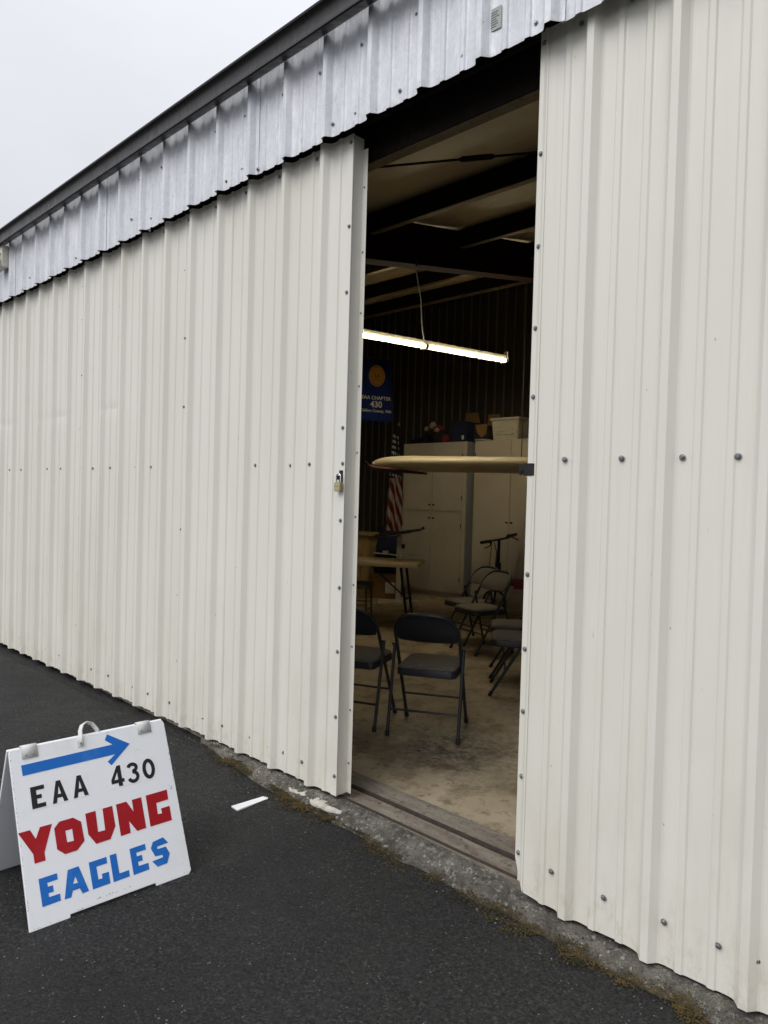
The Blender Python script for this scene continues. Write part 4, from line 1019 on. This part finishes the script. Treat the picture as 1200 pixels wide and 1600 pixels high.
# lectern-like stand
stand = thing('tilt_stand', 'white post stand with tilted dark top behind the folding table', 'stand', (-6.85, 5.0, FLOOR), math.radians(40))
b = MB(); b.box(-.035, .035, -.03, .03, .047, .93); b.build('post', 'wplastic', stand, bevel=.004)
b = MB(); b.box(-.28, .28, -.05, .05, 0, .046); b.box(-.05, .05, -.26, -.0505, 0, .046); b.box(-.05, .05, .0505, .26, 0, .046); b.build('base', 'wplastic', stand, bevel=.006)
b = MB(); b.prism([(-.34, .925), (.30, 1.03), (.30, 1.052), (-.34, .947)], -.21, .21); b.build('top', 'black', stand, bevel=.003)
b = MB(); b.prism([(-.30, .917), (.16, .991), (.16, 1.0), (-.30, .926)], -.18, .18); b.build('shelf', 'wplastic', stand)
b = MB(); b.tube([(.30, 0, 1.05), (.34, 0, 1.07)], .02, 10); b.tube([(.035, -.031, .80), (.075, -.031, .80)], .03, 12); b.build('knob', 'black', stand, smooth=True)
podium = thing('wooden_podium', 'pale wooden podium with a capped top behind the folding table', 'podium', (-7.92, 5.36, FLOOR), math.radians(18))
b = MB(); b.box(-.16, .16, -.16, .16, .0, .885); b.build('body', 'pine', podium, bevel=.004)
b = MB(); b.box(-.23, .23, -.21, .21, .8855, .93); b.build('cap', 'pine', podium, bevel=.005)
b = MB(); b.box(.02, .03, -.1625, -.1602, .25, .60); b.build('groove', 'brown', podium)
def jacket():
    b = MB(); rings = []
    for j in range(9):
        v = j / 8; z = .0 + .62 * v; w_ = .20 * (1 - .35 * v ** 2); d_ = .13 * (1 - .4 * v)
        rings.append([(w_ * math.cos(2 * PI * k / 18) * (1 + .12 * nz3(k * .8, j * .7, 1)), d_ * math.sin(2 * PI * k / 18) * (1 + .12 * nz3(k * .8, j * .7, 4)), z) for k in range(18)])
    loft(b, rings); return b
crate = thing('cardboard_box', 'brown cardboard box with a white label on the floor behind the table', 'cardboard box', (-7.37, 5.30, FLOOR), math.radians(30))
b = MB(); b.box(-.20, .20, -.16, .16, 0, .36); b.build('box', 'card', crate, bevel=.003)
b = MB(); b.box(.02, .16, -.1625, -.1605, .08, .24); b.build('label', 'pwhite', crate)
b = MB(); b.box(-.20, .20, -.02, .02, .3605, .362); b.build('tape', 'pine', crate)
bag = thing('duffel_bag', 'dark blue duffel bag with a small white tag on a cardboard box', 'bag', (-7.37, 5.30, FLOOR + .362), math.radians(30))
jacket().build('body', 'dblue', bag, smooth=True)
b = MB(); b.box(-.04, .05, -.132, -.128, .30, .335); b.build('tag', 'pwhite', bag)
b = MB(); b.tube([(-.08, -.03, .60), (-.06, -.04, .69), (0, -.045, .73), (.06, -.04, .69), (.08, -.03, .60)], .012, 8); b.build('handle', 'bcloth', bag, smooth=True)

# ------------------------------------------------------------------ folding scooter in front of the right cabinet
sct = thing('kick_scooter', 'black folding scooter with a spoked front wheel and a red frame before the cabinets', 'scooter', (-5.50, 5.45, FLOOR), math.radians(32))
# local +X = backwards (to the right in the picture)
def ring_pts(R, c, n=28): return [(c[0] + R * math.cos(2 * PI * k / n), c[1], c[2] + R * math.sin(2 * PI * k / n)) for k in range(n + 1)]
WR = .155
for cx in (-.03, .78):
    wh = MB(); wh.tube(ring_pts(WR - .016, (cx, 0, WR)), .016, 8, cap=False); wheel = wh.build('wheel', 'rubber', sct, smooth=True)
    q = MB()
    for k in range(12):
        a = 2 * PI * k / 12; q.tube([(cx + .02 * math.cos(a + .3), .012 * (-1) ** k, WR + .02 * math.sin(a + .3)), (cx + (WR - .03) * math.cos(a), 0, WR + (WR - .03) * math.sin(a))], .0016, 4)
    q.build('spokes', 'spoke', wheel)
    q = MB(); q.tube([(cx, -.04, WR), (cx, .04, WR)], .028, 12); q.build('hub', 'redpaint', wheel)
b = MB(); b.tube([(-.03, -.05, WR), (-.005, -.05, .36), (.005, 0, .40), (-.005, .05, .36), (-.03, .05, WR)], .012, 8); b.build('fork', 'black', sct, smooth=True)
b = MB(); b.tube([(0, 0, .36), (.005, 0, .60), (.012, 0, .955)], [.026, .024, .019], 12); b.box(-.03, .045, -.03, .03, .56, .66); b.build('stem', 'black', sct, bevel=.002)
ha = math.radians(58)                                     # bar turned against the frame
hb = Vector((math.cos(ha - math.radians(32) + math.radians(14)), math.sin(ha - math.radians(32) + math.radians(14)), 0)); hf = Vector((hb.y, -hb.x, 0))
def hp(a, f_, z): v = hb * a + hf * f_; return (v.x + .012, v.y, z)
b = MB(); b.tube([hp(-.27, -.01, .925), hp(-.12, 0, .950), hp(0, 0, .965), hp(.12, 0, .985), hp(.27, -.01, 1.03)], .014, 10); b.build('handlebar', 'black', sct, smooth=True)
for s in (-1, 1):
    zc = .925 if s < 0 else 1.03
    b = MB(); b.tube([hp(s * .17, -.006, zc + (.016 if s < 0 else -.020)), hp(s * .285, -.011, zc)], .021, 10); b.build('grip', 'rubber', sct, smooth=True)
    b = MB(); b.tube([hp(s * .15, .01, zc), hp(s * .17, .05, zc - .03), hp(s * .27, .06, zc - .07)], .008, 6); b.build('brake_lever', 'black', sct, smooth=True)
    b = MB(); b.tube([hp(s * .13, .0, zc + (.005 if s < 0 else -.04)), hp(s * .16, .0, zc + (.02 if s < 0 else -.01))], .026, 10); b.build('clamp', 'black', sct, smooth=True)
b = MB(); b.tube([hp(-.10, .03, .93), hp(-.10, .08, .82), hp(-.09, .06, .60), hp(-.04, .03, .40)], .006, 6); b.tube([hp(-.14, .03, .92), hp(-.19, .08, .76), hp(-.20, .06, .55), hp(-.10, .03, .38)], .0045, 6); b.build('brake_cable', 'rubber', sct, smooth=True)
b = MB(); b.tube([(.0, 0, .42), (.25, 0, .41), (.62, 0, .40)], [.045, .05, .05], 12); b.box(.22, .50, -.05, .05, .33, .45); b.build('red_frame', 'redpaint', sct, bevel=.006)
b = MB(); b.tube([(.62, 0, .40), (.70, -.04, .28), (.78, -.045, WR)], .014, 8); b.tube([(.62, 0, .40), (.70, .04, .28), (.78, .045, WR)], .014, 8); b.build('rear_fork', 'black', sct, smooth=True)
b = MB(); b.tube([(.40, .05, .33), (.44, .16, 0.0)], .008, 8); b.build('kickstand', 'hw', sct, smooth=True)
